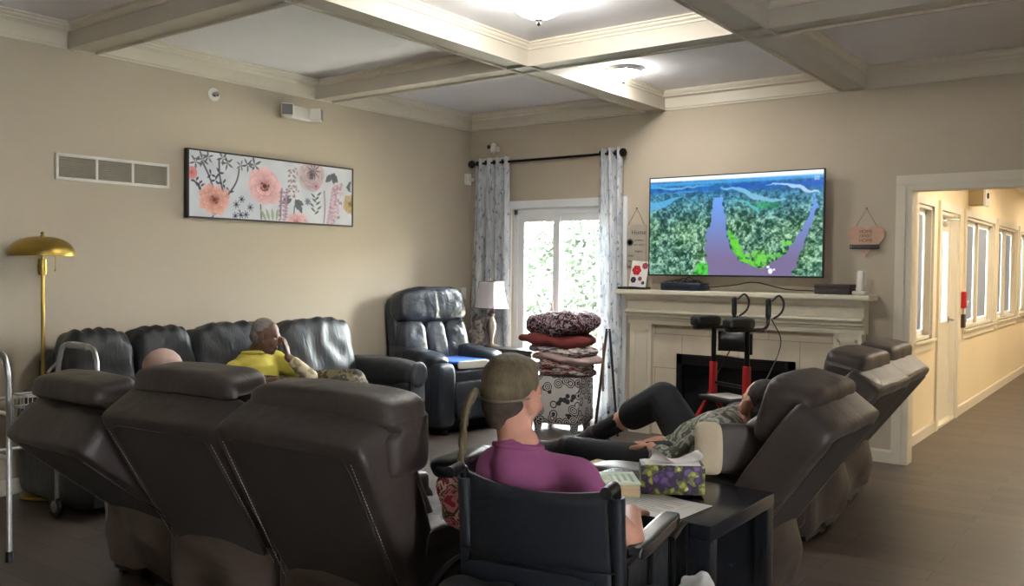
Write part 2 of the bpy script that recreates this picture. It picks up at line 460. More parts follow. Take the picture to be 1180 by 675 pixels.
# baseboards
def base_prof(): return [(0, 0), (0.016, 0), (0.016, 0.085), (0.010, 0.1), (0, 0.1)]
struct('baseboard_left', MB().prism(base_prof(), 'y', YF, 0), M_trim, 'white baseboard below the sofa wall')
bb = MB().prism([(-a, z) for a, z in base_prof()], 'x', 0, WX0 - .07); bb.prism([(-a, z) for a, z in base_prof()], 'x', WX1 + .07, 1.96); bb.prism([(-a, z) for a, z in base_prof()], 'x', 4.01, OX0 - .1)
bb.prism([(-a, z) for a, z in base_prof()], 'x', OX1 + .1, XR)
struct('baseboard_back', bb, M_trim, 'white baseboard below the fireplace wall')

# cased opening
t = MB()
def casing(m, x0, x1, z1, y, wd, th):
    s = -1
    for a, b in ((x0 - wd, x0), (x1, x1 + wd)):
        m.box((a, y - th, 0), (b, y, z1)); m.box((a + wd * .12, y - th - .008, 0), (b - wd * .3, y - th, z1 + wd * .2))
    m.box((x0 - wd, y - th, z1), (x1 + wd, y, z1 + wd)); m.box((x0 - wd * .88, y - th - .008, z1 + wd * .3), (x1 + wd * .88, y - th, z1 + wd * .88))
casing(t, OX0, OX1, OZ, 0.0, 0.10, 0.018)
t.box((OX0, -0.018, 0), (OX0 + .018, WT + .015, OZ)); t.box((OX1 - .018, -0.018, 0), (OX1, WT + .015, OZ)); t.box((OX0, -0.018, OZ - .018), (OX1, WT + .015, OZ))
struct('door_1', t, M_trim, 'cased opening from the lounge into the hall')

# ------------------------------------------------------------------ hall beyond the opening
WINS = [(0.84, 1.45), (3.05, 4.86), (5.16, 6.82), (7.12, 8.8)]
DY0, DY1 = 1.78, 2.66
cuts = sorted([(a, b, .88, 2.06) for a, b in WINS] + [(DY0, DY1, 0, 2.05)])
w = MB(); p = WT
for a, b, z0, z1 in cuts:
    w.box((HX0 - .15, p, 0), (HX0, a, HZ)); w.box((HX0 - .15, a, z1), (HX0, b, HZ))
    if z0 > 0: w.box((HX0 - .15, a, 0), (HX0, b, z0))
    p = b
w.box((HX0 - .15, p, 0), (HX0, HY, HZ))
struct('wall_hall', w, M_hallwall, 'bright cream hall wall with windows and a door')
struct('wall_hall_far', MB().box((HX0 - .15, HY, 0), (HX1 + .15, HY + .15, HZ)), M_hallwall, 'cream end wall of the hall')
struct('wall_hall_right', MB().box((HX1, WT, 0), (HX1 + .15, HY, HZ)), M_hallwall, 'cream right wall of the hall')
struct('ceiling_hall', MB().box((HX0 - .15, WT, HZ), (HX1 + .15, HY + .15, HZ + .12)), M_ceil, 'white hall ceiling')
bb = MB(); p = WT
for a, b in ((WT, DY0 - .09), (DY1 + .09, HY)): bb.prism([(HX0 + x, z) for x, z in base_prof()], 'y', a, b)
struct('baseboard_hall', bb, M_trim, 'white baseboard along the hall wall')

M_blind = newmat('hall_blind')[0]
nt = M_blind.node_tree; b = nt.nodes['Principled BSDF']; out = nt.nodes['Material Output']
d = N(nt, 'ShaderNodeBsdfDiffuse', Color=srgb(176, 186, 200)); tr = N(nt, 'ShaderNodeBsdfTranslucent', Color=srgb(60, 72, 96))
mx = N(nt, 'ShaderNodeMixShader'); mx.inputs[0].default_value = 0.30
nt.links.new(d.outputs[0], mx.inputs[1]); nt.links.new(tr.outputs[0], mx.inputs[2]); nt.links.new(mx.outputs[0], out.inputs[0]); nt.nodes.remove(b)
M_glass = newmat('window_glass')[0]
nt = M_glass.node_tree; out = nt.nodes['Material Output']; nt.nodes.remove(nt.nodes['Principled BSDF'])
tr = N(nt, 'ShaderNodeBsdfTransparent', Color=(0.96, 0.98, 0.97, 1)); gl = N(nt, 'ShaderNodeBsdfGlossy', Roughness=0.02)
fr = N(nt, 'ShaderNodeFresnel', IOR=1.45); mx = N(nt, 'ShaderNodeMixShader')
nt.links.new(fr.outputs[0], mx.inputs[0]); nt.links.new(tr.outputs[0], mx.inputs[1]); nt.links.new(gl.outputs[0], mx.inputs[2]); nt.links.new(mx.outputs[0], out.inputs[0])

def hall_window(n, a, b, label, z0=.88, z1=2.06):
    cx = HX0; fr = MB(); cw = .075
    # casing on the wall
    fr.box((cx, a - cw, z0 - cw - .02), (cx + .02, b + cw, z0)); fr.box((cx, a - cw, z1), (cx + .02, b + cw, z1 + cw))
    fr.box((cx, a - cw, z0), (cx + .02, a, z1)); fr.box((cx, b, z0), (cx + .02, b + cw, z1))
    fr.box((cx, a - cw - .02, z0 - .02), (cx + .045, b + cw + .02, z0))
    # jamb + sashes
    for q0, q1 in ((a, a + .03), (b - .03, b)): fr.box((cx - .12, q0, z0), (cx, q1, z1))
    fr.box((cx - .12, a, z1 - .03), (cx, b, z1)); fr.box((cx - .12, a, z0), (cx, b, z0 + .03))
    mid = (a + b) / 2
    parts = [(a + .03, mid - .02), (mid + .02, b - .03)] if b - a > 1 else [(a + .03, b - .03)]
    if b - a > 1: fr.box((cx - .11, mid - .03, z0), (cx - .02, mid + .03, z1))
    o = struct('window_%d' % n, fr, M_trim, label)
    for q0, q1 in parts:
        s = MB(); sw = .045
        for u0, u1 in ((q0, q0 + sw), (q1 - sw, q1)): s.box((cx - .09, u0, z0 + .03), (cx - .05, u1, z1 - .03))
        s.box((cx - .09, q0, z0 + .03), (cx - .05, q1, z0 + .03 + sw)); s.box((cx - .09, q0, z1 - .03 - sw), (cx - .05, q1, z1 - .03))
        obj('sash', s, M_vinyl, o, smooth=False)
        obj('glass', MB().box((cx - .072, q0 + sw, z0 + .03 + sw), (cx - .068, q1 - sw, z1 - .03 - sw)), M_glass, o, smooth=False)
        obj('blind', MB().box((cx - .064, q0 + sw + .004, z0 + .03 + sw + .004), (cx - .062, q1 - sw - .004, z1 - .03 - sw - .004)), M_blind, o, smooth=False)
hall_window(2, *WINS[0], 'narrow hall window between the opening and the door')
hall_window(3, *WINS[1], 'hall window just past the door')
hall_window(4, *WINS[2], 'middle hall window with pale blinds')
hall_window(5, *WINS[3], 'farthest hall window with pale blinds')
# door leaf, frame, closer, lever
d = MB(); cw = .085
for q0, q1 in ((DY0 - cw, DY0), (DY1, DY1 + cw)): d.box((HX0, q0, 0), (HX0 + .022, q1, 2.05 + cw))
d.box((HX0, DY0, 2.05), (HX0 + .022, DY1, 2.05 + cw))
for q0, q1 in ((DY0, DY0 + .035), (DY1 - .035, DY1)): d.box((HX0 - .15, q0, 0), (HX0, q1, 2.05))
d.box((HX0 - .15, DY0, 2.015), (HX0, DY1, 2.05)); d.box((HX0 - .15, DY0, 0), (HX0 + .01, DY1, .02))
dr = struct('door_2', d, M_trim, 'white hall door frame with glazed door')
lv = MB(); y0, y1 = DY0 + .04, DY1 - .04; x0, x1 = HX0 - .10, HX0 - .055
gy0, gy1, gz0, gz1 = y0 + .17, y1 - .2, .98, 1.88
lv.box((x0, y0, .02), (x1, gy0, 2.01)).box((x0, gy1, .02), (x1, y1, 2.01)).box((x0, gy0, .02), (x1, gy1, gz0)).box((x0, gy0, gz1), (x1, gy1, 2.01))
for a, b2, c, e in ((gy0 - .02, gy0 + .012, gz0 - .02, gz1 + .02), (gy1 - .012, gy1 + .02, gz0 - .02, gz1 + .02)): lv.box((x1, a, c), (x1 + .012, b2, e))
lv.box((x1, gy0, gz0 - .02), (x1 + .012, gy1, gz0 + .012)).box((x1, gy0, gz1 - .012), (x1 + .012, gy1, gz1 + .02))
leaf = obj('door_leaf', lv, M_trim, dr, smooth=False)
obj('glass', MB().box((x0 + .02, gy0, gz0), (x0 + .026, gy1, gz1)), M_glass, leaf, smooth=False)
hd = MB(); hd.cyl((x1, y1 - .07, 1.0), (x1 + .012, y1 - .07, 1.0), .03, .03); hd.cyl((x1 + .01, y1 - .07, 1.0), (x1 + .055, y1 - .07, 1.0), .011); hd.cap((x1 + .052, y1 - .07, 1.0), (x1 + .052, y1 - .17, 1.0), .011, .009)
obj('door_handle', hd, M_chrome, leaf)
cl = MB(); cl.rbox((x1, y0 + .1, 1.91), (x1 + .055, y0 + .32, 1.975), .01); cl.tube([(x1 + .03, y0 + .3, 1.98), (x1 + .12, y0 + .48, 1.985), (HX0 + .0, y0 + .62, 2.02)], .009)
obj('door_closer', cl, M_alu, leaf)

o = thing('fire_alarm', 'small red fire alarm pull box on the hall wall past the door', 'fire alarm', (HX0, 2.93, 1.19))
obj('housing', MB().rbox((0, -.042, -.085), (.045, .042, .085), .008), M_red, o)
obj('pull_handle', MB().rbox((.05, -.04, -.03), (.062, .04, -.005), .004).rbox((.05, -.014, -.06), (.06, .014, -.005), .004), M_white, o)
o = thing('keypad', 'small dark door release box under the red fire alarm', 'keypad', (HX0, 2.95, .97))
obj('housing', MB().rbox((0, -.04, -.07), (.035, .04, .07), .006), M_dark, o)
obj('push_button', MB().cyl((.035, 0, .015), (.045, 0, .015), .018), M_chrome, o)
o = thing('hall_camera', 'beige wall box with small dark lens high on the hall wall', 'camera', (HX0, 3.27, 2.28))
obj('housing', MB().rbox((0, -.10, -.10), (.14, .10, .10), .01), plain('beige_plastic', srgb(176, 156, 118), rough=.5), o)
obj('face_plate', MB().rbox((.14, -.11, -.11), (.165, .11, .11), .008), M_white, o)
obj('lens', MB().cyl((.165, 0, .0), (.178, 0, .0), .032, .028), M_black, o)
# hall lights
M_halllamp = emission('hall_light_lens', (1.0, .86, .66, 1), 16.5)
for i, y in enumerate((1.6, 4.4, 7.4)):
    o = thing('hall_ceiling_light', ['square hall ceiling light nearest the opening', 'square hall ceiling light in the middle', 'square hall ceiling light at the far end'][i], 'ceiling light', (5.3, y, HZ), group='hall ceiling lights')
    obj('frame', MB().box((-.32, -.32, -.03), (.32, -.28, 0)).box((-.32, .28, -.03), (.32, .32, 0)).box((-.32, -.28, -.03), (-.28, .28, 0)).box((.28, -.28, -.03), (.32, .28, 0)), M_white, o, smooth=False)
    obj('diffuser', MB().box((-.28, -.28, -.022), (.28, .28, -.012)), M_halllamp, o, smooth=False)

# ------------------------------------------------------------------ patio door
fr = MB(); y0, y1 = 0.03, 0.11
fr.box((WX0, y0, 0), (WX0 + .05, y1, WZ)).box((WX1 - .05, y0, 0), (WX1, y1, WZ)).box((WX0, y0, WZ - .06), (WX1, y1, WZ)).box((WX0, y0, 0), (WX1, y1, .03))
cw = .075
fr.box((WX0 - cw, -.02, 0), (WX0, 0, WZ + cw)).box((WX1, -.02, 0), (WX1 + cw, 0, WZ + cw)).box((WX0, -.02, WZ), (WX1, 0, WZ + cw)).box((WX0, 0, WZ - .008), (WX1, y0, WZ))
o = struct('window_1', fr, M_vinyl, 'white framed sliding patio door behind the curtains')
mid = 1.055
for a, b, y in ((WX0 + .05, mid + .04, .055), (mid - .035, WX1 - .05, .085)):
    s = MB(); sw = .075
    s.box((a, y - .018, .03), (a + sw, y + .018, WZ - .06)).box((b - sw, y - .018, .03), (b, y + .018, WZ - .06)).box((a + sw, y - .018, .03), (b - sw, y + .018, .03 + .11)).box((a + sw, y - .018, WZ - .06 - sw), (b - sw, y + .018, WZ - .06))
    q = obj('sash', s, M_vinyl, o, smooth=False)
    obj('glass', MB().box((a + sw, y - .003, .14), (b - sw, y + .003, WZ - .06 - sw)), M_glass, q, smooth=False)
h = MB().rbox((mid - .05, .02, .92), (mid - .02, .036, 1.14), .006); obj('handle', h, M_white, o)

# outdoors: paved patio, lawn, shrubs
M_patio = plain('patio_concrete', srgb(206, 202, 194), rough=.9, var=.05, nscale=4)
M_lawn = plain('lawn', srgb(128, 132, 112), rough=.95, var=.25, nscale=9)
M_leaf = plain('shrub_leaf', srgb(30, 42, 28), rough=.7, var=.35, nscale=5)
M_bark = plain('shrub_bark', srgb(110, 96, 84), rough=.9, var=.2)
struct('ground_patio', MB().box((-3.5, WT + .001, -.12), (HX0 - .16, 3.2, -.02)), M_patio, 'pale concrete patio outside the sliding door')
struct('ground_lawn', MB().box((-16, 3.2, -.14), (HX0 - .16, 24, -.04)), M_lawn, 'sunny lawn beyond the patio')
def shrub(x, y, h, r, label, seed, n=900):
    rg = random.Random(seed)
    o = thing('garden_shrub', label, 'shrub', (x, y, -.05), group='shrubs beyond the patio door')
    s = MB()
    for _ in range(5):
        a = rg.random() * 2 * PI; s.tube([(0, 0, 0), (math.cos(a) * r * .25, math.sin(a) * r * .25, h * .4), (math.cos(a) * r * .6, math.sin(a) * r * .6, h * .8)], [.04, .028, .012], seg=6, smooth=3)
    obj('stem', s, M_bark, o)
    f = MB()
    for _ in range(n):
        a = rg.random() * 2 * PI; t = rg.random() ** .5; zz = rg.random()
        rr = r * t * (0.55 + .6 * math.sin(PI * min(1, zz * .85 + .12)))
        c = Vector((rr * math.cos(a), rr * math.sin(a), h * (.18 + .85 * zz)))
        L = .10 + .08 * rg.random(); u = Vector((rg.uniform(-1, 1), rg.uniform(-1, 1), rg.uniform(-.7, .7))).normalized(); v = u.orthogonal().normalized() * L * .32
        w_ = u.cross(v) * .25
        f.add([c - u * L * .5, c + v + w_, c + u * L * .5, c - v + w_], [(0, 1, 2, 3)])
    obj('foliage', f, M_leaf, o, smooth=False)
shrub(-2.4, 5.6, 2.1, .9, 'tall pale shrub seen through the left pane of the patio door', 1, 1500)
shrub(-.7, 4.6, 1.5, .7, 'smaller shrub seen through the middle of the patio door', 2, 1100)
shrub(-3.9, 8.4, 3.2, 1.3, 'tall loose tree-like shrub at the back of the lawn', 3, 1800)
shrub(-.6, 9.6, 2.6, 1.1, 'broad shrub at the back of the lawn behind the right pane', 4, 1500)
# ------------------------------------------------------------------ light
wd = bpy.data.worlds.new('sky'); SC.world = wd; wd.use_nodes = True
nt = wd.node_tree; bg = nt.nodes['Background']
WORLD_S = 36.0
sun_d = bpy.data.lights.new('sun', 'SUN'); sun_d.energy = 20.0; sun_d.angle = math.radians(.6); sun_d.color = (1, .96, .9)
sun = bpy.data.objects.new('sun', sun_d); COL.objects.link(sun); sun.location = (-4, 9, 12)
sun.rotation_euler = Vector((.42, -.55, -1.45)).to_track_quat('-Z', 'Y').to_euler()
bg.inputs['Color'].default_value = (0.93, 0.97, 1.0, 1); bg.inputs['Strength'].default_value = WORLD_S
def dome_light(x, y, r, depth, strength, label, name='dome_ceiling_light'):
    o = thing(name, label, 'ceiling light', (x, y, CZ))
    prof = [(r * 1.06, 0), (r * 1.08, -.018), (r * 1.03, -.03), (r * .9, -.03), (r * .9, 0)]
    obj('mounting_ring', MB().lathe(prof, seg=40), M_chrome, o)
    g = [(r * .98 * math.cos(t), -.03 - depth * math.sin(t)) for t in [PI / 2 * k / 14 for k in range(15)]]
    gl = MB().lathe(g, seg=40)
    bowl = obj('glass_bowl', gl, emission('lamp_glass_%d' % int(strength), (1.0, .97, .92, 1), strength), o)
    z = -.03 - depth
    obj('finial', MB().lathe([(.001, z + .004), (.022, z + .001), (.024, z - .006), (.009, z - .012), (.008, z - .02), (.013, z - .026), (.010, z - .036), (.001, z - .042)], seg=16), M_chrome, o)
    return o
L_DOME, L_FLUSH = 33.0, 50.0
dome_light(3.005, -3.075, .18, .14, L_DOME, 'glowing frosted bowl light in the middle coffer')
dome_light(2.41, -1.06, .125, .05, L_FLUSH, 'bright shallow flush light close beside the beam near the fireplace wall', 'flush_ceiling_light')

# ------------------------------------------------------------------ left wall objects
# vent grille
a = lf(63, 176); b = lf(194, 217)
o = thing('air_vent', 'white three-panel return air vent on the sofa wall', 'air vent', (0, (a.y + b.y) / 2, (a.z + b.z) / 2))
W2, H2 = abs(b.y - a.y) / 2, .088
f = MB(); bw = .02
f.rbox((0, -W2, H2 - bw), (.014, W2, H2), .004).rbox((0, -W2, -H2), (.014, W2, -H2 + bw), .004).rbox((0, -W2, -H2), (.014, -W2 + bw, H2), .004).rbox((0, W2 - bw, -H2), (.014, W2, H2), .004)
pw = (2 * W2 - 2 * bw) / 3
for k in (1, 2): f.box((0, -W2 + bw + pw * k - .008, -H2 + bw), (.012, -W2 + bw + pw * k + .008, H2 - bw))
obj('frame', f, M_white, o)
M_louver = plain('vent_louver', srgb(150, 142, 128), rough=.5)
for k in range(3):
    y0 = -W2 + bw + pw * k + (.008 if k else 0); y1 = -W2 + bw + pw * (k + 1) - (.008 if k < 2 else 0)
    g = MB().box((.0, y0, -H2 + bw), (.002, y1, H2 - bw))
    nl = 11
    for q in range(nl):
        z = -H2 + bw + (2 * H2 - 2 * bw) * (q + .5) / nl; g.box((.002, y0, z - .0045), (.009, y1, z + .001), rot=RY(28))
    obj('louver_grille', g, M_louver, o, smooth=False)
# smoke detector / sprinkler escutcheon
a = lf(246, 109)
o = thing('sprinkler_head', 'small round white sidewall sprinkler high on the sofa wall', 'sprinkler', (0, a.y, a.z))
obj('mounting_plate', MB().lathe([(.048, 0), (.05, .008), (.04, .014), (.026, .012), (.026, .004)], axis='x', seg=28), M_white, o)
obj('nozzle', MB().lathe([(.018, .0), (.018, .02), (.011, .026), (.011, .04), (.02, .042), (.02, .047), (.004, .05)], axis='x', seg=18), M_chrome, o)
# emergency light with two lamp heads
a = lf(339, 131)
o = thing('emergency_light', 'white twin-head emergency light below the crown', 'emergency light', (0, a.y, a.z), group=None)
obj('mounting_box', MB().rbox((0, -.15, -.055), (.07, .15, .055), .018), M_white, o)
M_lens = plain('grey_lens', srgb(120, 122, 124), rough=.2, var=.15)
for s, yaw in ((-1, -35), (1, 40)):
    hd = MB(); c = Vector((.085, s * .145, .0)); R_ = RZ(yaw)
    hd.rbox(c + Vector((-.035, -.05, -.05)), c + Vector((.06, .05, .05)), .014, rot=R_, c=c)
    h = obj('lamp_head', hd, M_white, o)
    obj('lens', MB().rbox(c + Vector((.058, -.042, -.042)), c + Vector((.066, .042, .042)), .004, rot=R_, c=c), M_lens, h)
# small sensor and light switch near the corner
a = lf(537, 207)
o = thing('wall_sensor', 'small white sensor box near the corner above the left curtain', 'sensor', (0, a.y, a.z))
obj('housing', MB().rbox((0, -.03, -.06), (.05, .03, .06), .008), M_white, o)
obj('bracket', MB().rbox((.05, -.015, -.02), (.10, .015, .01), .006), M_white, o)
a = lf(534, 338)
o = thing('light_switch', 'white light switch plate beside the left curtain', 'switch', (0, a.y, a.z))
obj('plate', MB().rbox((0, -.04, -.06), (.008, .04, .06), .004), M_white, o)
obj('toggle', MB().rbox((.008, -.012, -.028), (.016, .012, .028), .003), M_white, o)

# ------------------------------------------------------------------ flower canvas
def paint_flowers(H, W):
    im = np.ones((H, W, 3)) * np.array([.84, .85, .88])
    yy, xx = np.mgrid[0:H, 0:W]; X = xx / H; Y = yy / H; asp = W / H
    im += (vnoise(H, W, 5, 16, 3)[..., None] - .5) * .07
    def blend(mask, col):
        m = np.clip(mask, 0, 1)[..., None]; im[:] = im * (1 - m) + np.array(col) * m
    def line(x0, y0, x1, y1, w, col, bend=0.0):
        for k in range(24):
            t0, t1 = k / 24, (k + 1) / 24
            bx = lambda t: (x0 + (x1 - x0) * t + bend * math.sin(PI * t), y0 + (y1 - y0) * t)
            ax, ay = bx(t0); cx_, cy_ = bx(t1)
            d = np.hypot(X - (ax + cx_) / 2, Y - (ay + cy_) / 2)
            L = math.hypot(cx_ - ax, cy_ - ay) / 2 + w
            blend(np.clip((L - d) / w * .6, 0, 1) * (d < L), col)
    def leaf(x, y, L, ang, wd, col, a=.9):
        dx, dy = X - x, Y - y; u = (dx * math.cos(ang) + dy * math.sin(ang)) / L; v = (-dx * math.sin(ang) + dy * math.cos(ang)) / (L * wd)
        m = (u > 0) & (u < 1) & (np.abs(v) < np.sin(PI * np.clip(u, 0, 1)) * .5)
        blend(m * a, col)
    def bloom(x, y, r, n, c_in, c_out, c_mid, seed=0, squash=1.0, layers=3):
        rg = np.random.default_rng(seed)
        nz = vnoise(H, W, 30, 90, seed + 50)
        for l in range(layers):
            R_ = r * (1 - .24 * l); off = rg.random() * 6; k_ = max(5, n)
            for p in rg.permutation(k_):
                th = off + 2 * PI * p / k_ + rg.normal() * .08; L = R_ * (.86 + .22 * rg.random()); wd = R_ * 2.6 / k_ * (1.15 + .25 * rg.random())
                dx, dy = X - x, (Y - y) / squash
                u = (dx * math.cos(th) + dy * math.sin(th)) / L; v = (-dx * math.sin(th) + dy * math.cos(th)) / wd
                prof = np.clip(np.sin(PI * np.clip(u, 0, 1) ** 1.5), 0, 1) ** .6
                e = prof - np.abs(v) + .10 * (nz - .5)
                m = np.clip(e / .16, 0, 1) * (u > 0) * (u < 1.0)
                t = np.clip(u, 0, 1)[..., None]; tone = (.93 + .12 * rg.random())
                col = (np.array(c_in) * (1 - t) ** 1.1 + np.array(c_out) * (1 - (1 - t) ** 1.1)) * tone
                streak = (.5 + .5 * np.sin(v * 16 + nz * 5))[..., None] * (1 - t) * .16
                col = col * (1 - streak) - np.array([.10, .12, .10]) * np.clip(1 - np.abs(e) / .14, 0, 1)[..., None]
                m = (m * .86)[..., None]; im[:] = im * (1 - m) + col * m
        d = np.hypot(X - x, (Y - y) / squash)
        blend(np.clip((r * .15 - d) / (.08 * r), 0, 1), c_mid)
        blend(np.clip(1.3 - np.abs(d - r * .2) / (.06 * r), 0, 1) * (nz > .55) * .8, c_mid)
    grey = (.36, .36, .40); grn = (.32, .40, .40); dk = (.28, .28, .33)
    # positions in fractions of the canvas width (0..1), height (0..1)
    P = lambda u, v: (u * asp, v)
    def L2(u0, v0, u1, v1, w=.012, c=dk, b=0.): line(*P(u0, v0), *P(u1, v1), w, c, b)
    L2(.07, .16, .135, .62, b=.02); L2(.16, .08, .185, .62, b=-.03); L2(.27, .2, .21, .62, b=.05); L2(.40, .98, .395, .74); L2(.60, .9, .605, .72); L2(.80, .98, .80, .42, b=.02, c=(.6, .5, .58)); L2(.29, .97, .27, .85); L2(.12, 1, .15, .88)
    for u, v, s in ((.07, .12, 1), (.035, .17, .9), (.10, .08, .8), (.18, .07, .9), (.205, .14, .9), (.32, .13, .9), (.36, .12, 1.1), (.28, .15, .7)):
        for k in range(5): leaf(*P(u, v), .14 * s, k * 1.25 + u * 9, .27, grey, .8)
    for u, v in ((.115, .34), (.14, .42), (.16, .3), (.18, .46), (.215, .58), (.05, .5), (.035, .46), (.06, .53)):
        for k in range(3): leaf(*P(u, v), .09, k * 2.1 + v * 7, .4, dk)
    for u, v in ((.255, .77), (.285, .68), (.335, .8), (.28, .93), (.25, .95), (.31, .92)):
        for k in range(7): leaf(*P(u, v), .075, k * .9, .3, (.50, .52, .60))
        blend(np.clip((.026 - np.hypot(X - u * asp, Y - v)) / .012, 0, 1), (.2, .22, .3))
    for u in (.43, .45, .47, .49): leaf(*P(u, 1.0), .22, -1.9 + (u - .45) * 12, .25, (.62, .66, .56))
    for v in np.linspace(.12, .55, 6):
        for s in (-1, 1): leaf(*P(.585 + s * .004, v), .08, (0.5 if s > 0 else 2.6), .45, (.62, .48, .50))
    for u, v, a in ((.61, .62, .4), (.61, .6, 1.3), (.59, .6, 2.6), (.63, .66, 1.2), (.57, .57, 2.4)): leaf(*P(u, v), .2, a, .42, grey)
    for v in np.linspace(.50, .95, 7):
        for s in (-1, 1): leaf(*P(.525, v), .085, (.3 if s > 0 else 2.8), .5, (.72, .58, .66))
    for k in range(9): leaf(*P(.735 + .008 * (k % 3), .74 - .04 * k + .1), .13, -.6 + (k % 2) * -1.9, .3, grn)
    for k in range(8): leaf(*P(.69, .63), .075, k * .8, .35, (.40, .46, .52))
    for v in np.linspace(.33, 1.0, 11):
        for s in (-1, 1): leaf(*P(.875 - (v - .33) * .06, v), .10, (.25 if s > 0 else 2.9) - .5, .55, (.76, .62, .70))
    for u, v, a in ((.85, .1, .8), (.86, .12, 2.4), (.87, .08, 1.6)): leaf(*P(u, v), .22, a, .5, grey)
    for k in range(5): leaf(*P(.99, .2 + .05 * k), .12, 2.2 + k * .4, .4, grey)
    for q in range(46):
        v_ = .28 + .72 * (q / 46.0); u_ = .905 - .055 * (v_ - .28) + .022 * math.sin(q * 2.4); leaf(*P(u_, v_), .085, q * 1.7, .6, [(.78, .62, .72), (.66, .50, .62), (.84, .72, .78)][q % 3], .75)
    for q in range(30):
        v_ = .46 + .5 * (q / 30.0); u_ = .545 + .018 * math.sin(q * 2.1) - .02 * (v_ - .46); leaf(*P(u_, v_), .075, q * 2.1, .6, [(.62, .50, .60), (.76, .62, .70), (.55, .44, .52)][q % 3], .75)
    for q in range(16): leaf(*P(.60 + .02 * math.sin(q * 1.9), .10 + .028 * q), .07, q * 1.3, .5, (.66, .54, .56), .7)
    bloom(*P(.135, .72), .30, 13, (.76, .40, .30), (.94, .74, .70), (.45, .25, .2), 1, .9)
    bloom(*P(.42, .44), .36, 8, (.82, .52, .48), (.95, .79, .82), (.33, .16, .14), 2, .9)
    bloom(*P(.015, .34), .1, 6, (.86, .42, .45), (.9, .6, .62), (.7, .3, .3), 9)
    bloom(*P(.715, .17), .31, 7, (.55, .46, .50), (.87, .79, .81), (.28, .25, .28), 3, .95)
    for k in range(9): leaf(*P(.73, .10), .17, k * .7, .14, (.38, .34, .38), .7)
    bloom(*P(.62, .98), .25, 8, (.80, .52, .58), (.92, .78, .80), (.74, .44, .5), 4, .62, 5)
    bloom(*P(.985, .62), .19, 9, (.62, .52, .36), (.78, .70, .56), (.42, .34, .22), 5, .95)
    bloom(*P(.745, .36), .08, 5, (.7, .5, .58), (.82, .68, .72), (.5, .3, .4), 6)
    return np.clip(im, 0, 1)
a = lf(216, 170, .045); b = lf(406.5, 261.5, .045)
ya, yb, zt, zb = a.y, b.y, 2.34, 1.825
o = thing('flower_canvas', 'long framed canvas of pink and grey watercolour flowers above the sofa', 'painting', (0, (ya + yb) / 2, zb))
hw = (yb - ya) / 2; hh = zt - zb
f = MB(); t_ = .012
f.box((.004, -hw, 0), (.05, -hw + t_, hh)).box((.004, hw - t_, 0), (.05, hw, hh)).box((.004, -hw, hh - t_), (.05, hw, hh)).box((.004, -hw, 0), (.05, hw, t_)).box((.004, -hw, 0), (.012, hw, hh))
obj('frame', f, plain('dark_frame', srgb(58, 50, 50), rough=.5), o, smooth=False)
obj('canvas_board', MB().box((.012, -hw + t_, t_), (.043, hw - t_, hh - t_)), M_white, o, smooth=False)
M_print = attr_mat('flower_print', rough=.8)
painted('flower_print', paint_flowers(132, 430), lambda u, v: Vector((.0445, -hw + t_ + u * (2 * hw - 2 * t_), t_ + v * (hh - 2 * t_))), M_print, o)

# ------------------------------------------------------------------ brass floor lamp
LX = .20; d = _ray(49, 300); LY = CC[1] + d[1] * ((LX - CC[0]) / d[0])
o = thing('floor_lamp', 'brass floor lamp with mushroom dome shade at the sofa end', 'floor lamp', (LX, LY, 0))
obj('base', MB().lathe([(.001, .0), (.135, 0), (.14, .012), (.135, .022), (.06, .034), (.032, .05), (.024, .10), (.014, .13), (.001, .13)], seg=36), M_brass, o)
obj('pole', MB().cyl((0, 0, .12), (0, 0, 1.46), .0115), M_brass, o)
obj('socket', MB().lathe([(.001, 1.40), (.022, 1.40), (.026, 1.42), (.024, 1.50), (.001, 1.505)], seg=20).cyl((.0, -.03, 1.46), (0, .03, 1.46), .006), M_brass, o)
R_ = .192
prof = [(R_ * math.cos(t) ** .8, 1.525 + .118 * math.sin(t)) for t in [PI / 2 * k / 12 for k in range(13)]]
inner = [(max(0.001, r - .004), z - .004) for r, z in prof[::-1]]
sh = MB(); sh.lathe(prof + inner, seg=44)
obj('lamp_shade', sh, M_brass, o)
obj('finial', MB().lathe([(.001, 1.64), (.014, 1.642), (.014, 1.648), (.006, 1.655), (.012, 1.665), (.001, 1.676)], seg=16), M_brass, o)
obj('pull_chain', MB().tube([(.06, .05, 1.52), (.06, .05, 1.44)], .0022, seg=6).ell((.06, .05, 1.433), (.006, .006, .009)), M_brass, o)
obj('stem', MB().cyl((0, 0, 1.5), (0, 0, 1.64), .006), M_brass, o)
# ------------------------------------------------------------------ small camera on the back wall
a = bk(574, 172)
o = thing('security_camera', 'tiny white security camera above the left curtain', 'camera', (a.x, 0, a.z))
obj('mount', MB().cyl((0, 0, 0), (0, -.012, 0), .03).cyl((0, -.01, 0), (0, -.05, 0), .01), M_white, o)
cb = MB(); cb.rbox((-.024, -.11, -.05), (.024, -.045, .05), .016, rot=RX(-20) @ RZ(25))
b_ = obj('body', cb, M_white, o)
obj('lens', MB().cyl(Vector((-.022, -.118, .012)), Vector((-.026, -.13, .010)), .02), M_black, b_)

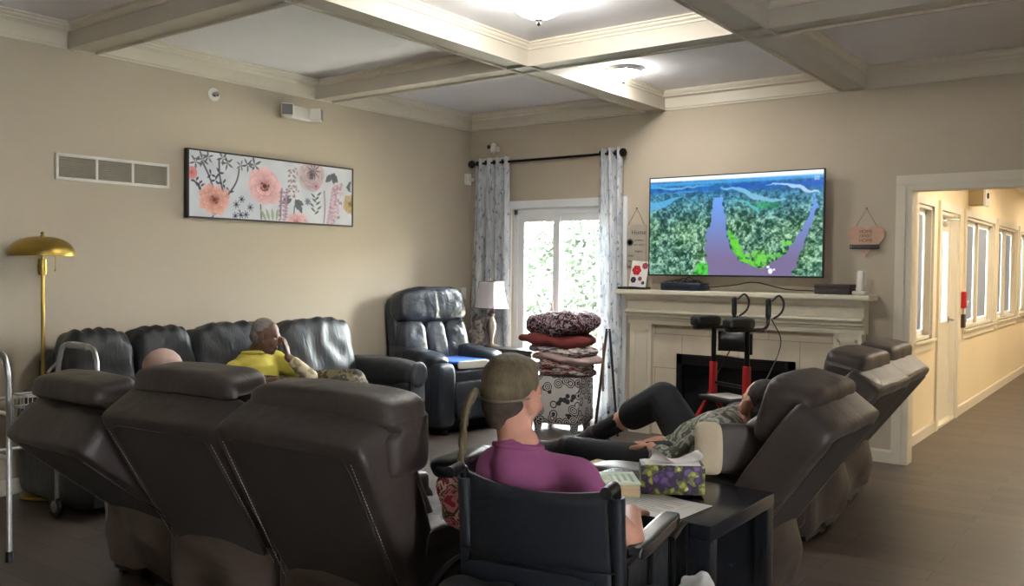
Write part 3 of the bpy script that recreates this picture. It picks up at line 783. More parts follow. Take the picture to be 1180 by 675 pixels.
# ------------------------------------------------------------------ curtain rod and curtains
RY_ = -.085
pL = bk(546, 187, RY_); pR = bk(715, 178.5, RY_); rz = (pL.z + pR.z) / 2
o = thing('curtain_rod', 'black curtain rod with round finials over the patio door', 'curtain rod', (0, RY_, rz))
obj('rod', MB().cyl((pL.x, 0, 0), (pR.x, 0, 0), .0125), M_blackmetal, o)
for x, s in ((pL.x, -1), (pR.x, 1)):
    obj('finial', MB().lathe([(.001, -.02), (.016, -.018), (.016, -.008), (.03, .0), (.042, .022), (.036, .046), (.018, .058), (.001, .062)] if s > 0 else [(.001, .02), (.016, .018), (.016, .008), (.03, .0), (.042, -.022), (.036, -.046), (.018, -.058), (.001, -.062)], c=(x, 0, 0), axis='x', seg=20), M_blackmetal, o)
    xb = x + s * -.05
    obj('bracket', MB().box((xb - .01, .02, -.05), (xb + .01, .083, .02)).rbox((xb - .018, .07, -.06), (xb + .018, .084, .05), .004).cyl((xb - .012, 0, 0), (xb + .012, 0, 0), .022), M_blackmetal, o)
def curtain_mat():
    m, nt, b = newmat('curtain_cloth'); out = nt.nodes['Material Output']
    v = coords(nt, (9, 9, 1.6)); n = N(nt, 'ShaderNodeTexNoise', Scale=2.2, Detail=5.0, Distortion=1.6); nt.links.new(v, n.inputs['Vector'])
    v2 = coords(nt, (30, 30, 16)); n2 = N(nt, 'ShaderNodeTexNoise', Scale=1.0, Detail=3.0); nt.links.new(v2, n2.inputs['Vector'])
    c1 = ramp(nt, n.outputs['Fac'], [(.42, srgb(246, 247, 249)), (.56, srgb(226, 229, 234)), (.61, srgb(200, 205, 214)), (.68, srgb(234, 237, 242))])
    c2 = ramp(nt, n2.outputs['Fac'], [(.60, (1, 1, 1, 1)), (.66, srgb(176, 181, 192))])
    mx = N(nt, 'ShaderNodeMix', data_type='RGBA', blend_type='MULTIPLY'); mx.inputs['Factor'].default_value = .9
    nt.links.new(c1, mx.inputs['A']); nt.links.new(c2, mx.inputs['B'])
    d = N(nt, 'ShaderNodeBsdfDiffuse'); t = N(nt, 'ShaderNodeBsdfTranslucent'); s = N(nt, 'ShaderNodeMixShader'); s.inputs[0].default_value = .42
    nt.links.new(mx.outputs['Result'], d.inputs['Color']); nt.links.new(mx.outputs['Result'], t.inputs['Color'])
    nt.links.new(d.outputs[0], s.inputs[1]); nt.links.new(t.outputs[0], s.inputs[2]); nt.links.new(s.outputs[0], out.inputs[0]); nt.nodes.remove(b)
    return m
M_curtain = curtain_mat()
def curtain(x0t, x1t, x0b, x1b, folds, label, ztop, seed):
    o = thing('curtain', label, 'curtain', ((x0t + x1t) / 2, RY_, 0), group=None)
    cx = (x0t + x1t) / 2; nu, nv = folds * 14, 30; m = MB(); vs = []
    for j in range(nv + 1):
        v = j / nv; z = ztop - v * (ztop - .03)
        for i in range(nu + 1):
            u = i / nu
            x = (x0t + (x1t - x0t) * u) * (1 - v) + (x0b + (x1b - x0b) * u) * v - cx
            amp = .033 * (1 + .25 * math.sin(v * 2 + seed)); ph = u * folds * 2 * PI + .35 * math.sin(v * 3 + seed)
            y = amp * math.sin(ph) + .006 * math.sin(ph * 2.3 + v * 6)
            x += .008 * math.sin(v * 5 + u * 9 + seed) * v
            vs.append((x, y, z))
    fs = [(j * (nu + 1) + i, j * (nu + 1) + i + 1, (j + 1) * (nu + 1) + i + 1, (j + 1) * (nu + 1) + i) for j in range(nv) for i in range(nu)]
    m.add(vs, fs); p = obj('panel', m, M_curtain, o, auto=80)
    md = p.modifiers.new('t', 'SOLIDIFY'); md.thickness = .0025
    for i in range(folds * 2):
        u = (i + .5) / (folds * 2); hm = MB().lathe([(.028, -.002), (.028, .002), (.02, .002), (.02, -.002)], c=(x0t + (x1t - x0t) * u - cx, .0, ztop - .045), axis='x', seg=18); obj('grommet', hm, M_chrome, o)
    return o
curtain(.13, .56, .05, .60, 4, 'patterned white and grey curtain by the room corner', rz + .05, 0.3)
curtain(1.60, 1.85, 1.61, 1.882, 3, 'patterned white and grey curtain beside the fireplace', rz + .05, 1.7)

# ------------------------------------------------------------------ fireplace
M_mantel = plain('mantel_paint', srgb(228, 220, 200), rough=.42, var=.03, nscale=2)
def tile_material():
    m, nt, b = newmat('stone_tile'); v = coords(nt, (1, 1, 1))
    mp = v.node; mp.inputs['Rotation'].default_value = (PI / 2, 0, 0)
    br = N(nt, 'ShaderNodeTexBrick', Scale=1.0, **{'Mortar Size': .003, 'Brick Width': .52, 'Row Height': .30}); br.offset = .5
    br.inputs['Color1'].default_value = srgb(232, 222, 202); br.inputs['Color2'].default_value = srgb(224, 213, 192); br.inputs['Mortar'].default_value = srgb(176, 164, 144)
    nt.links.new(v, br.inputs['Vector'])
    n = N(nt, 'ShaderNodeTexNoise', Scale=4.0, Detail=6.0, Distortion=1.2); nt.links.new(v, n.inputs['Vector'])
    mx = N(nt, 'ShaderNodeMix', data_type='RGBA', blend_type='MULTIPLY'); mx.inputs['Factor'].default_value = .5
    nt.links.new(br.outputs['Color'], mx.inputs['A']); nt.links.new(ramp(nt, n.outputs['Fac'], [(.3, (.86, .84, .8, 1)), (.7, (1.06, 1.05, 1.04, 1))]), mx.inputs['B'])
    nt.links.new(mx.outputs['Result'], b.inputs['Base Color']); b.inputs['Roughness'].default_value = .35
    return m
M_tile = tile_material()
FX0, FX1 = 1.975, 4.0
o = thing('fireplace', 'cream painted fireplace with tiled surround and black firebox', 'fireplace', (2.99, 0, 0))
fx = lambda x: x - 2.99
s = MB(); s.prism([(-.26, 1.262), (-.255, 1.252), (-.235, 1.25), (0, 1.25), (0, 1.292), (-.25, 1.292), (-.26, 1.285)], 'x', fx(1.895), fx(4.085))
obj('mantel_shelf', s, M_mantel, o, auto=25)
s = MB(); s.prism([(0, 1.25), (-.21, 1.25), (-.2, 1.235), (-.175, 1.225), (-.155, 1.21), (-.15, 1.20), (-.14, 1.195), (-.14, 1.115), (-.185, 1.11), (-.19, 1.095), (-.175, 1.08), (-.16, 1.075), (-.155, 1.055), (-.135, 1.045), (-.13, 1.03), (-.12, 1.02), (-.12, .985), (0, .985)], 'x', fx(1.955), fx(4.02))
obj('frieze', s, M_mantel, o, auto=25)
for x0, x1 in ((FX0, FX0 + .215), (FX1 - .215, FX1)):
    p = MB(); p.box((fx(x0), -.115, 0), (fx(x1), 0, .985)); q = .035
    p.box((fx(x0), -.125, 0), (fx(x1), -.115, .16))
    for a_, b_, c_, d_ in ((x0 + q, x1 - q, .92, .94), (x0 + q, x1 - q, .2, .22)): p.box((fx(a_), -.127, c_), (fx(b_), -.115, d_))
    for a_ in (x0 + q, x1 - q - .018): p.box((fx(a_), -.127, .2), (fx(a_ + .018), -.115, .94))
    obj('pilaster', p, M_mantel, o, smooth=False)
BX0, BX1, BZT = 2.425, 3.475, .735
s = MB(); s.box((fx(FX0 + .215), -.07, 0), (fx(BX0), 0, .985)).box((fx(BX1), -.07, 0), (fx(FX1 - .215), 0, .985)).box((fx(BX0), -.07, BZT), (fx(BX1), 0, .985))
obj('tile_surround', s, M_tile, o, smooth=False)
M_fire = plain('black_firebox', srgb(16, 18, 22), rough=.35, var=.2)
fb = MB(); t_ = .05
fb.box((fx(BX0), -.085, 0), (fx(BX0) + t_, -.03, BZT)).box((fx(BX1) - t_, -.085, 0), (fx(BX1), -.03, BZT)).box((fx(BX0), -.085, BZT - .09), (fx(BX1), -.03, BZT)).box((fx(BX0), -.085, 0), (fx(BX1), -.03, .1))
f_ = obj('firebox_frame', fb, M_fire, o, smooth=False)
lo = MB()
for k in range(4): lo.box((fx(BX0) + .08, -.088, BZT - .08 + k * .018), (fx(BX1) - .08, -.084, BZT - .072 + k * .018))
obj('louver', lo, M_blackmetal, f_, smooth=False)
g = MB().box((fx(BX0) + t_, -.05, .1), (fx(BX1) - t_, -.045, BZT - .09)); obj('fire_glass', g, plain('smoked_glass', srgb(10, 12, 16), rough=.08, spec=.6), o, smooth=False)

# ------------------------------------------------------------------ television
TY = -.13
a = bk(748, 204, TY); b = bk(951, 195, TY); c = bk(748, 317, TY); d_ = bk(948.5, 321, TY)
x0, x1 = (a.x + c.x) / 2, (b.x + d_.x) / 2; z1 = (a.z + b.z) / 2; z0 = (c.z + d_.z) / 2
def paint_river(H, W):
    yy, xx = np.mgrid[0:H, 0:W]; u = xx / (W - 1); v = yy / (H - 1)
    n1 = vnoise(H, W, 18, 32, 1); n2 = vnoise(H, W, 46, 82, 2); n3 = vnoise(H, W, 90, 160, 3); n4 = vnoise(H, W, 5, 9, 4)
    f = np.clip(.30 * n1 + .40 * n2 + .30 * n3, 0, 1); f = np.clip((f - .5) * 2.1 + .5, 0, 1)
    dark = np.array([.07, .20, .17]); lite = np.array([.66, .80, .70])
    im = dark + (lite - dark) * f[..., None] ** 1.15; im[..., 1] += .02
    im[..., 0] += .10 * (n4 - .5); im[..., 1] += .10 * (n4 - .4)
    # aerial haze to blue with distance
    hz = np.clip((.50 - v) / .40, 0, 1)[..., None] ** 1.1
    im = im * (1 - hz) + (np.array([.16, .42, .62]) * (.7 + .6 * f[..., None])) * hz
    def put(m, col):
        m = np.clip(m, 0, 1)[..., None]; im[:] = im * (1 - m) + np.array(col) * m
    def band(pts, col, soft=.006):
        vs = [p[0] for p in pts]
        l = np.interp(v, vs, [p[1] for p in pts]); r = np.interp(v, vs, [p[2] for p in pts])
        wob = (n2 - .5) * .02
        m = np.minimum((u - l + wob) / soft, (r + wob - u) / soft) * ((v >= vs[0]) & (v <= vs[-1]))
        put(np.clip(m, 0, 1) * np.clip(.25 + 1.1 * f, 0, 1), col); return m
    # distant water and ridges, seen through haze
    wu = u + (vnoise(H, W, 14, 24, 21) - .5) * .05; wv = v + (vnoise(H, W, 20, 30, 22) - .5) * .022 + (n2 - .5) * .006
    def lake(pts, wd, col, a=.9):
        us = [p[0] for p in pts]; c = np.interp(wu, us, [p[1] for p in pts]); w_ = np.interp(wu, us, wd)
        put(np.clip((w_ - np.abs(wv - c)) / .008, 0, 1) * ((wu >= us[0]) & (wu <= us[-1])) * a, col)
    put(np.clip(1.25 - np.abs(v - .125 + .0 * u) / .045, 0, 1) * (.55 + .45 * (u > .5)) * (.6 + .5 * n1), (.06, .34, .72))
    lake([(.0, .095), (.15, .115), (.3, .10), (.42, .11)], [.010, .014, .010, .002], (.42, .74, .94), .8)
    lake([(.0, .30), (.08, .265), (.16, .215), (.25, .17)], [.05, .035, .016, .003], (.36, .68, .88), .85)
    lake([(.02, .165), (.2, .15), (.34, .155)], [.006, .012, .002], (.30, .62, .86), .7)
    lake([(.43, .125), (.52, .15), (.62, .215), (.74, .265), (.80, .27)], [.006, .024, .034, .022, .004], (.52, .74, .86), .85)
    lake([(.52, .235), (.58, .29), (.63, .345), (.665, .40)], [.006, .022, .03, .008], (.36, .74, .72), .85)
    lake([(.70, .115), (.80, .125), (.90, .165), (.98, .215)], [.006, .016, .024, .012], (.70, .82, .96), .9)
    put(np.clip(1.2 - np.hypot((wu - .70) / .075, (wv - .315) / .04), 0, 1) * .8, (.16, .64, .36))
    # sky
    put((.045 - v + .012 * u) / .015, (.93, .96, .99)); sk = np.clip(1.3 - np.abs(v - .07 + .015 * u) / .022, 0, 1); put(sk * .75, (.30, .66, .92))
    # bright banks
    band([(.55, .475, .505), (.7, .49, .55), (.82, .52, .585), (.9, .60, .66), (.95, .62, .66)], (.36, .78, .22)); band([(.88, .31, .37), (1.0, .27, .385)], (.30, .82, .26))
    gp = lambda a, b, c, d: put(np.clip((1.25 - np.hypot((u - a) / c, (v - b) / d) + (n2 - .5) * 1.3) * 2, 0, .9) * (.55 + .45 * f), (.42, .82, .26))
    gp(.665, .83, .055, .075); gp(.785, .81, .03, .06); gp(.82, .685, .03, .025); gp(.52, .72, .025, .08); gp(.62, .88, .05, .04)
    # rivers
    t = np.clip((v - .24) / .6, 0, 1)[..., None]; wc = np.array([.42, .62, .93]) * (1 - t) + np.array([.47, .42, .57]) * t
    def water(pts):
        vs = [p[0] for p in pts]; l = np.interp(v, vs, [p[1] for p in pts]); r = np.interp(v, vs, [p[2] for p in pts]); wob = (n2 - .5) * .014 + (n1 - .5) * .02
        m = np.clip(np.minimum((u - l + wob) / .006, (r + wob - u) / .006) * ((v >= vs[0]) & (v <= vs[-1])), 0, 1)[..., None]
        im[:] = im * (1 - m) + wc * m
    water([(.22, .385, .45), (.3, .385, .458), (.45, .37, .465), (.62, .348, .488), (.75, .345, .515), (.85, .355, .55), (.93, .365, .66), (.96, .368, .845), (1.0, .37, .85)])
    water([(.22, .93, .955), (.27, .955, .968), (.32, .952, .975), (.38, .935, .968), (.5, .905, .945), (.62, .868, .925), (.72, .83, .91), (.82, .775, .885), (.9, .70, .87), (.96, .66, .85), (1.0, .6, .85)])
    put((1.0 - np.hypot((u - .725) / .014, (v - .955) / .03)) * 4, (.96, .97, 1)); put((1.0 - np.hypot((u - .712) / .01, (v - .915) / .014)) * 4, (.96, .97, 1)); put((1.0 - np.hypot((u - .745) / .008, (v - .94) / .012)) * 4, (.9, .92, 1))
    put((np.abs(u - .965) < .012) * (np.abs(v - .075) < .022) * .5, (.8, .85, .95))
    return np.clip(im, 0, 1)
o = thing('television', 'large wall-mounted TV showing rivers through green forest', 'television', ((x0 + x1) / 2, TY, z0))
hw = (x1 - x0) / 2; hh = z1 - z0; bz = .009
obj('back_shell', MB().rbox((-hw, .004, 0), (hw, .03, hh), .006).rbox((-hw * .6, .03, .08), (hw * .6, .07, hh * .6), .012), M_black, o)
f = MB(); f.box((-hw, -.004, 0), (-hw + bz, .004, hh)).box((hw - bz, -.004, 0), (hw, .004, hh)).box((-hw, -.004, hh - bz), (hw, .004, hh)).box((-hw, -.004, 0), (hw, .004, bz * 1.5))
obj('bezel', f, M_black, o, smooth=False)
M_screen = attr_mat('screen_picture', rough=.25, emit=.42)
painted('screen', paint_river(216, 384), lambda u, v: Vector((-hw + bz + u * (2 * hw - 2 * bz), .0, bz * 1.5 + v * (hh - bz * 2.5))), M_screen, o)
obj('wall_mount', MB().box((-.22, .07, .22), (.22, .118, .5)), M_blackmetal, o, smooth=False)

# ------------------------------------------------------------------ things on the mantel
MZ = 1.293
def onm(px, py, y=-.12): return bk(px, py, y)
# hanging plaque left of the TV
c = bk(733, 283, -.012)
o = thing('hanging_plaque', 'pale grey script plaque hung on a string between curtain and TV', 'sign', (c.x, 0, c.z))
M_plaq = plain('grey_board', srgb(172, 164, 150), rough=.8, var=.08, nscale=8)
pw, ph = .105, .19
obj('board', MB().rbox((-pw, -.018, -ph), (pw, -.004, ph), .004), M_plaq, o)
obj('string', MB().tube([(-pw * .8, -.011, ph), (0, -.007, ph + .15), (pw * .8, -.011, ph)], .0022, seg=6), plain('jute', srgb(110, 96, 76), rough=.9), o)
obj('nail', MB().cyl((0, 0, ph + .152), (0, -.014, ph + .152), .005), M_dark, o)
M_ink = plain('grey_ink', srgb(92, 88, 84), rough=.8)
Rf = Matrix.Rotation(PI / 2, 4, 'X')
for body, x, z, s in (('Home', .03, .12, .06), ('is where', .035, .05, .026), ('our story', .035, .01, .03), ('begins', .03, -.05, .03), ('love', -.05, -.09, .035), ('live', -.055, -.14, .03)):
    text('lettering', body, s, Matrix.Translation((x, -.019, z)) @ Rf, M_ink, o)
obj('wreath', MB().lathe([(.034, -.001), (.034, .001), (.022, .001), (.022, -.001)], c=(-.06, -.0185, .03), axis='y', seg=24), M_ink, o)
# greeting card leaning by the plaque
c = bk(734, 325, -.10)
o = thing('greeting_card', 'white card with red and dark flower prints standing by the TV', 'card', (c.x, -.10, MZ + .022))
obj('sheet', MB().box((-.085, -.002, 0), (.085, .002, .235), rot=RX(-9) @ RY(4), c=(0, 0, 0)), plain('white_card', srgb(236, 234, 230), rough=.6), o, smooth=False)
def card_flower(x, z, r, col, seed):
    m = MB()
    for k in range(6):
        a_ = k * PI / 3 + seed; m.ell((x + r * .55 * math.cos(a_), -.0045, z + r * .55 * math.sin(a_)), (r * .5, .0012, r * .5), seg=10)
    R_ = RX(-9) @ RY(4); m.v = [tuple(R_ @ Vector(p)) for p in m.v]
    obj('flower_print', m, col, o)
M_redp = plain('red_print', srgb(190, 30, 44), rough=.7); M_navyp = plain('dark_print', srgb(52, 50, 70), rough=.7); M_rosep = plain('rose_print', srgb(160, 70, 80), rough=.7)
card_flower(-.025, .15, .045, M_redp, 0); card_flower(.055, .195, .03, M_rosep, .4); card_flower(-.045, .06, .028, M_navyp, .2); card_flower(.02, .075, .02, M_rosep, .7); card_flower(.055, .04, .016, M_navyp, .1)
o = thing('dark_tray', 'thin black tray under the white card on the mantel', 'tray', (c.x - .02, -.12, MZ + .001))
obj('tray_base', MB().rbox((-.14, -.055, 0), (.14, .06, .012), .004), M_black, o); obj('rim', MB().box((-.14, -.055, .012), (.14, -.049, .02)).box((-.14, .054, .012), (.14, .06, .02)), M_black, o, smooth=False)
# cable box with its wires
c = bk(789, 327, -.13)
o = thing('cable_box', 'blue-black cable box with tangled wires under the TV', 'cable box', (c.x, -.13, MZ + .001))
M_bluebox = plain('blue_black_plastic', srgb(34, 42, 62), rough=.3, var=.2)
obj('housing', MB().rbox((-.19, -.09, 0), (.19, .09, .065), .012), M_bluebox, o)
obj('front_strip', MB().box((-.15, -.092, .02), (.1, -.089, .035)), M_black, o, smooth=False)
wr = MB()
for q in range(4): wr.tube([(-.16 + q * .06, -.06, .07), (-.1 + q * .05, -.03, .085 + .01 * q), (.02 + q * .03, .0, .072), (.1, .03, .09), (.16, -.02 * q, .07)], .004, seg=6, smooth=5)
obj('wire', wr, M_black, o)
tag(obj('television_cable', MB().tube([bk(812, 331, -.10) + Vector((0.03, 0, .0)), bk(845, 330, -.1) + Vector((0, 0, .01)), bk(870, 328, -.1) + Vector((0, 0, .02)), bk(905, 333, -.1) + Vector((0, 0, .0)), bk(938, 335, -.1)], .005, seg=7, smooth=6), M_black), 'thin black cable lying along the mantel below the TV', 'cable')
c = bk(962, 333, -.13)
o = thing('dark_box', 'flat dark brown lidded box near the mantel end', 'box', (c.x, -.13, MZ + .001))
M_dkbox = plain('dark_brown_box', srgb(62, 52, 50), rough=.6)
obj('body', MB().rbox((-.135, -.08, 0), (.135, .08, .05), .005), M_dkbox, o); obj('lid', MB().rbox((-.14, -.085, .05), (.14, .085, .078), .006), M_dkbox, o)
c = bk(991, 337, -.13)
o = thing('cordless_phone', 'white cordless phone standing in its cradle at the mantel end', 'phone', (c.x, -.13, MZ + .001))
obj('cradle', MB().rbox((-.05, -.05, 0), (.05, .04, .03), .01).rbox((-.032, .0, .02), (.032, .04, .06), .01), M_white, o)
h = obj('handset', MB().rbox((-.026, -.018, .02), (.026, .012, .185), .012, rot=RX(-10)), M_white, o)
obj('keypad', MB().box((-.018, -.0215, .06), (.018, -.0195, .10), rot=RX(-10)).box((-.016, -.0085, .125), (.016, -.0065, .155), rot=RX(-10)), plain('phone_grey', srgb(150, 150, 150), rough=.4), h, smooth=False)
# heart plaque
c = bk(998, 275, -.012)
o = thing('heart_plaque', 'pink wooden heart sign hung by a cord near the hall opening', 'sign', (c.x, 0, c.z))
pts = []
for k in range(60):
    t = 2 * PI * k / 60
    hx = 16 * math.sin(t) ** 3; hz_ = 13 * math.cos(t) - 5 * math.cos(2 * t) - 2 * math.cos(3 * t) - math.cos(4 * t)
    pts.append((hx / 16 * .14, hz_ / 16 * .135 - .0))
M_pink = plain('pink_wood', srgb(196, 160, 138), rough=.7, var=.08, stretch=(1, 1, 6))
obj('heart_board', MB().prism(pts, 'y', -.02, -.004), M_pink, o, smooth=False)
obj('cord', MB().tube([(-.075, -.012, .10), (0, -.008, .235), (.075, -.012, .10)], .002, seg=6), M_dark, o)
obj('nail', MB().cyl((0, 0, .236), (0, -.014, .236), .005), M_dark, o)
M_brn = plain('brown_ink', srgb(120, 84, 66), rough=.8)
for body, z in (('HOME', .055), ('SWEET', .02), ('HOME', -.015)): text('lettering', body, .036 if z != .02 else .030, Matrix.Translation((0, -.021, z)) @ Rf, M_brn, o)
obj('dark_bar', MB().rbox((-.118, -.034, -.08), (.105, -.021, -.045), .005), M_dark, o)
obj('screw', MB().cyl((-.105, -.034, -.0625), (-.105, -.037, -.0625), .009), M_chrome, o)

# lamp table, lamp and statuette in front of the patio door
M_dkwood = plain('dark_wood', srgb(46, 38, 36), rough=.4, var=.2, stretch=(1, 8, 1), nscale=5)
o = thing('console_table', 'narrow dark console table in front of the patio door', 'table', (.70, -.27, 0))
TZ = .69
obj('table_top', MB().rbox((-.38, -.12, TZ - .025), (.38, .12, TZ), .005), M_dkwood, o)
obj('apron', MB().box((-.35, -.10, TZ - .09), (.35, -.085, TZ - .025)).box((-.35, .085, TZ - .09), (.35, .10, TZ - .025)), M_dkwood, o, smooth=False)
for sx in (-1, 1):
    for sy in (-1, 1): obj('leg', MB().box((sx * .35 - .018, sy * .095 - .018, 0), (sx * .35 + .018, sy * .095 + .018, TZ - .025)), M_dkwood, o, smooth=False)
p = bk(566, 394, -.27)
o = thing('table_lamp', 'pewter table lamp with white bell shade before the patio door', 'lamp', (p.x, -.27, TZ + .001))
M_pew = plain('pewter', srgb(150, 140, 132), rough=.38, metal=.7, var=.15, nscale=18)
obj('base', MB().lathe([(.001, 0), (.075, 0), (.078, .012), (.06, .022), (.03, .03), (.022, .05), (.026, .09), (.04, .14), (.052, .19), (.05, .23), (.032, .27), (.02, .30), (.03, .315), (.038, .33), (.022, .345), (.012, .36), (.001, .362)], seg=28), M_pew, o)
obj('stem', MB().cyl((0, 0, .36), (0, 0, .66), .006), M_pew, o)
M_shade = newmat('shade_cloth')[0]; nt = M_shade.node_tree; out = nt.nodes['Material Output']; nt.nodes.remove(nt.nodes['Principled BSDF'])
d = N(nt, 'ShaderNodeBsdfDiffuse', Color=srgb(236, 232, 234)); t = N(nt, 'ShaderNodeBsdfTranslucent', Color=srgb(236, 230, 232)); s = N(nt, 'ShaderNodeMixShader'); s.inputs[0].default_value = .35
nt.links.new(d.outputs[0], s.inputs[1]); nt.links.new(t.outputs[0], s.inputs[2]); nt.links.new(s.outputs[0], out.inputs[0])
sh = MB(); n_ = 4; prof = [(.135, .385), (.128, .42), (.115, .48), (.103, .56), (.095, .645)]
def sq(r, z):
    o_ = []
    for k in range(32):
        a_ = 2 * PI * k / 32; c_, s_ = math.cos(a_), math.sin(a_); q = (abs(c_) ** 7 + abs(s_) ** 7) ** (1 / 7); o_.append((r * c_ / q, r * s_ / q, z))
    return o_
vs = []; pf = prof + [(r - .004, z) for r, z in prof[::-1]]
for r, z in pf: vs += sq(r, z)
fs = [(i * 32 + k, i * 32 + (k + 1) % 32, ((i + 1) % len(pf)) * 32 + (k + 1) % 32, ((i + 1) % len(pf)) * 32 + k) for i in range(len(pf)) for k in range(32)]
sh.add(vs, fs); shd = obj('lamp_shade', sh, M_shade, o)
tr_ = MB()
for r, z in (prof[0], prof[-1]): tr_.tube(sq(r + .001, z), .004, seg=6, closed=True)
for sx in (-1, 1):
    for sy in (-1, 1): tr_.tube([(sx * (r + .001) * .93, sy * (r + .001) * .93, z) for r, z in prof], .003, seg=6)
obj('shade_trim', tr_, M_pew, shd)
obj('finial', MB().lathe([(.001, .655), (.009, .66), (.006, .672), (.011, .684), (.001, .70)], seg=14), M_pew, o)
p = bk(548, 392, -.27)
o = thing('statuette', 'small weathered grey statuette left of the table lamp', 'figurine', (p.x + .02, -.27, TZ + .001))
M_stone = camo('weathered_stone', [srgb(96, 84, 76), srgb(140, 128, 118), srgb(186, 178, 170), srgb(120, 108, 98)], scale=16, interp='LINEAR')
st = MB().ell((0, 0, .09), (.085, .06, .095)).ell((0, 0, .02), (.08, .06, .03)).ell((.0, 0, .20), (.05, .042, .07)).ell((.005, -.005, .285), (.036, .036, .042)).cap((-.04, -.01, .2), (-.075, -.04, .13), .024, .02).cap((.04, -.01, .2), (.06, -.045, .15), .024, .02).ell((-.05, .02, .23), (.03, .015, .06), RY(-25)).ell((.05, .02, .23), (.03, .015, .06), RY(25))
fused('figure', st, M_stone, o, voxel=.007)
# ------------------------------------------------------------------ leather furniture
M_lbrown = leather('brown_leather', srgb(64, 56, 53), rough=.45, wr=.22, spec=.45)
M_lback = plain('brown_back_cloth', srgb(54, 48, 46), rough=.7, var=.1, nscale=5, bump=.12, bscale=120)
M_lflap = leather('brown_skirt', srgb(78, 66, 60), rough=.5, wr=.16, spec=.35, wscale=(2, 2, 6))
M_lblack = leather('black_sofa_leather', srgb(44, 46, 50), rough=.46, wr=.2, spec=.45, wscale=(7, 7, 2))
M_lnavy = leather('blue_black_leather', srgb(46, 52, 62), rough=.32, wr=.3, spec=.6, wscale=(3, 8, 3))
M_thread = plain('grey_thread', srgb(150, 140, 130), rough=.8)

def recliner(label, corner, th, w, tilt, group, foot=0.0, dz=.02, tf=.12, hw_=-.10, hx=0.0):
    """corner = rear-left floor corner of the base in the world; th = facing, degrees left of +y"""
    a = math.radians(th); c_, s_ = math.cos(a), math.sin(a); lx, ly = w / 2, .36
    root = (corner[0] + lx * c_ - ly * s_, corner[1] + lx * s_ + ly * c_, 0)
    o = thing('recliner', label, 'recliner', root, a, group)
    hw = w / 2; T = RX(tilt); H = Vector((0, -.20, .40))
    def at(x, y, z): return H + T @ Vector((x, y, z))
    # steel base
    b = MB()
    for sx in (-1, 1): b.box((sx * hw * .78 - .018, -.27, .0), (sx * hw * .78 + .018, .30, .035))
    b.box((-hw * .78, -.30, .035), (hw * .78, -.26, .09)).box((-hw * .78, .22, .035), (hw * .78, .26, .09)).box((-.05, -.3, .02), (.05, .26, .07))
    obj('base_frame', b, M_blackmetal, o, smooth=False)
    # upholstered body with a slack skirt at the rear
    def bodyf(q):
        k = 1.0 + .06 * math.sin(q.z * 2.0 + q.x * 3.1) * (1 if q.y < -.6 else 0)
        return (q.x * (1 - .06 * max(0, -q.z)), q.y * k * (1 - .10 * max(0, -q.z) * (q.y < 0)), q.z)
    obj('body', MB().sbox((0, -.0, .235), (w - .08, .70, .37), e=14, n=14, f=bodyf, wr=.012, wf=7, seed=th), M_lflap, o)
    obj('seat_cushion', MB().sbox((0, .09, .455), (w - .32, .60, .15), e=6, n=14, wr=.006), M_lbrown, o)
    for sx in (-1, 1):
        ar = MB(); ar.sbox((sx * (hw - .085), .06, .33), (.16, .74, .46), e=9, n=12); ar.sbox((sx * (hw - .085), .04, .565), (.19, .72, .12), e=5, n=14, wr=.006, seed=sx)
        am = obj('armrest', ar, M_lbrown, o)
    # reclining back shell
    sh = MB(); sh.sbox(at(0, -.03, .315), (w - .005, .19, .72), e=13, n=20, rot=T, f=lambda q: (q.x * (1 - .03 * max(0, -q.z)), q.y * (1 - .35 * max(0, -q.z)), q.z - .05 * (abs(q.x) ** 4) * (q.z > 0)), wr=.004)
    bk_ = obj('backrest', sh, M_lbrown, o)
    pn = MB(); pn.sbox(at(0, -.119, .31), (w - .15, .02, .62), e=16, n=10, rot=T, f=lambda q: (q.x * (1 - .05 * max(0, -q.z)), q.y, q.z)); obj('back_panel', pn, M_lback, bk_)
    for sx in (-1, 1):
        st = MB()
        for k in range(50):
            z = -.02 + .0125 * k; x = sx * (hw - .055) * (1 - .0 * z); p = at(x, -.127, z); q = at(x, -.127, z + .007); st.cyl(p, q, .0016, seg=5)
        obj('stitching', st, M_thread, bk_)
    # lumbar and head pillow
    def headf(q):
        cr = 1 - .30 * math.exp(-((q.z - .22) / .09) ** 2) * (q.y < .3) - .05 * math.exp(-((q.x) / .05) ** 2) * 0
        return (q.x * (1 - .03 * (q.z > .5)), q.y * cr, q.z - .06 * q.x * q.x)
    obj('lumbar_cushion', MB().sbox(at(0, .115, .27), (w - .22, .17, .46), e=5, n=14, rot=T, wr=.008, seed=3), M_lbrown, o)
    T2 = RX(tilt * tf)
    obj('headrest', MB().sbox(at(hx, .075, .56) + Vector((0, 0, dz)), (w + hw_, .215, .275), e=6.5, n=26, rot=T2, f=headf, wr=.005, wf=8, seed=th * .3), M_lbrown, o)
    if foot:
        ft = MB(); ft.sbox((0, .42 + foot, .47), (w - .34, .42, .11), e=6, n=12, rot=RX(6)); f_ = obj('footrest', ft, M_lbrown, o)
        ln = MB()
        for sx in (-1, 1): ln.tube([(sx * .2, .2, .24), (sx * .2, .38, .30), (sx * .2, .42 + foot, .40)], .013, seg=6)
        obj('linkage', ln, M_blackmetal, f_)
    lv = MB(); lv.rbox((hw - .012, -.02, .27), (hw + .006, .10, .33), .006); obj('lever', lv, M_black, o)
    return o
G1 = 'brown recliners in the row with their backs to the viewer'
G2 = 'brown recliners in the row facing the sofa'
r1 = recliner('brown recliner next to the metal walker, tilted far back', (1.83, -5.03), 0, .69, 50, G1, dz=.05)
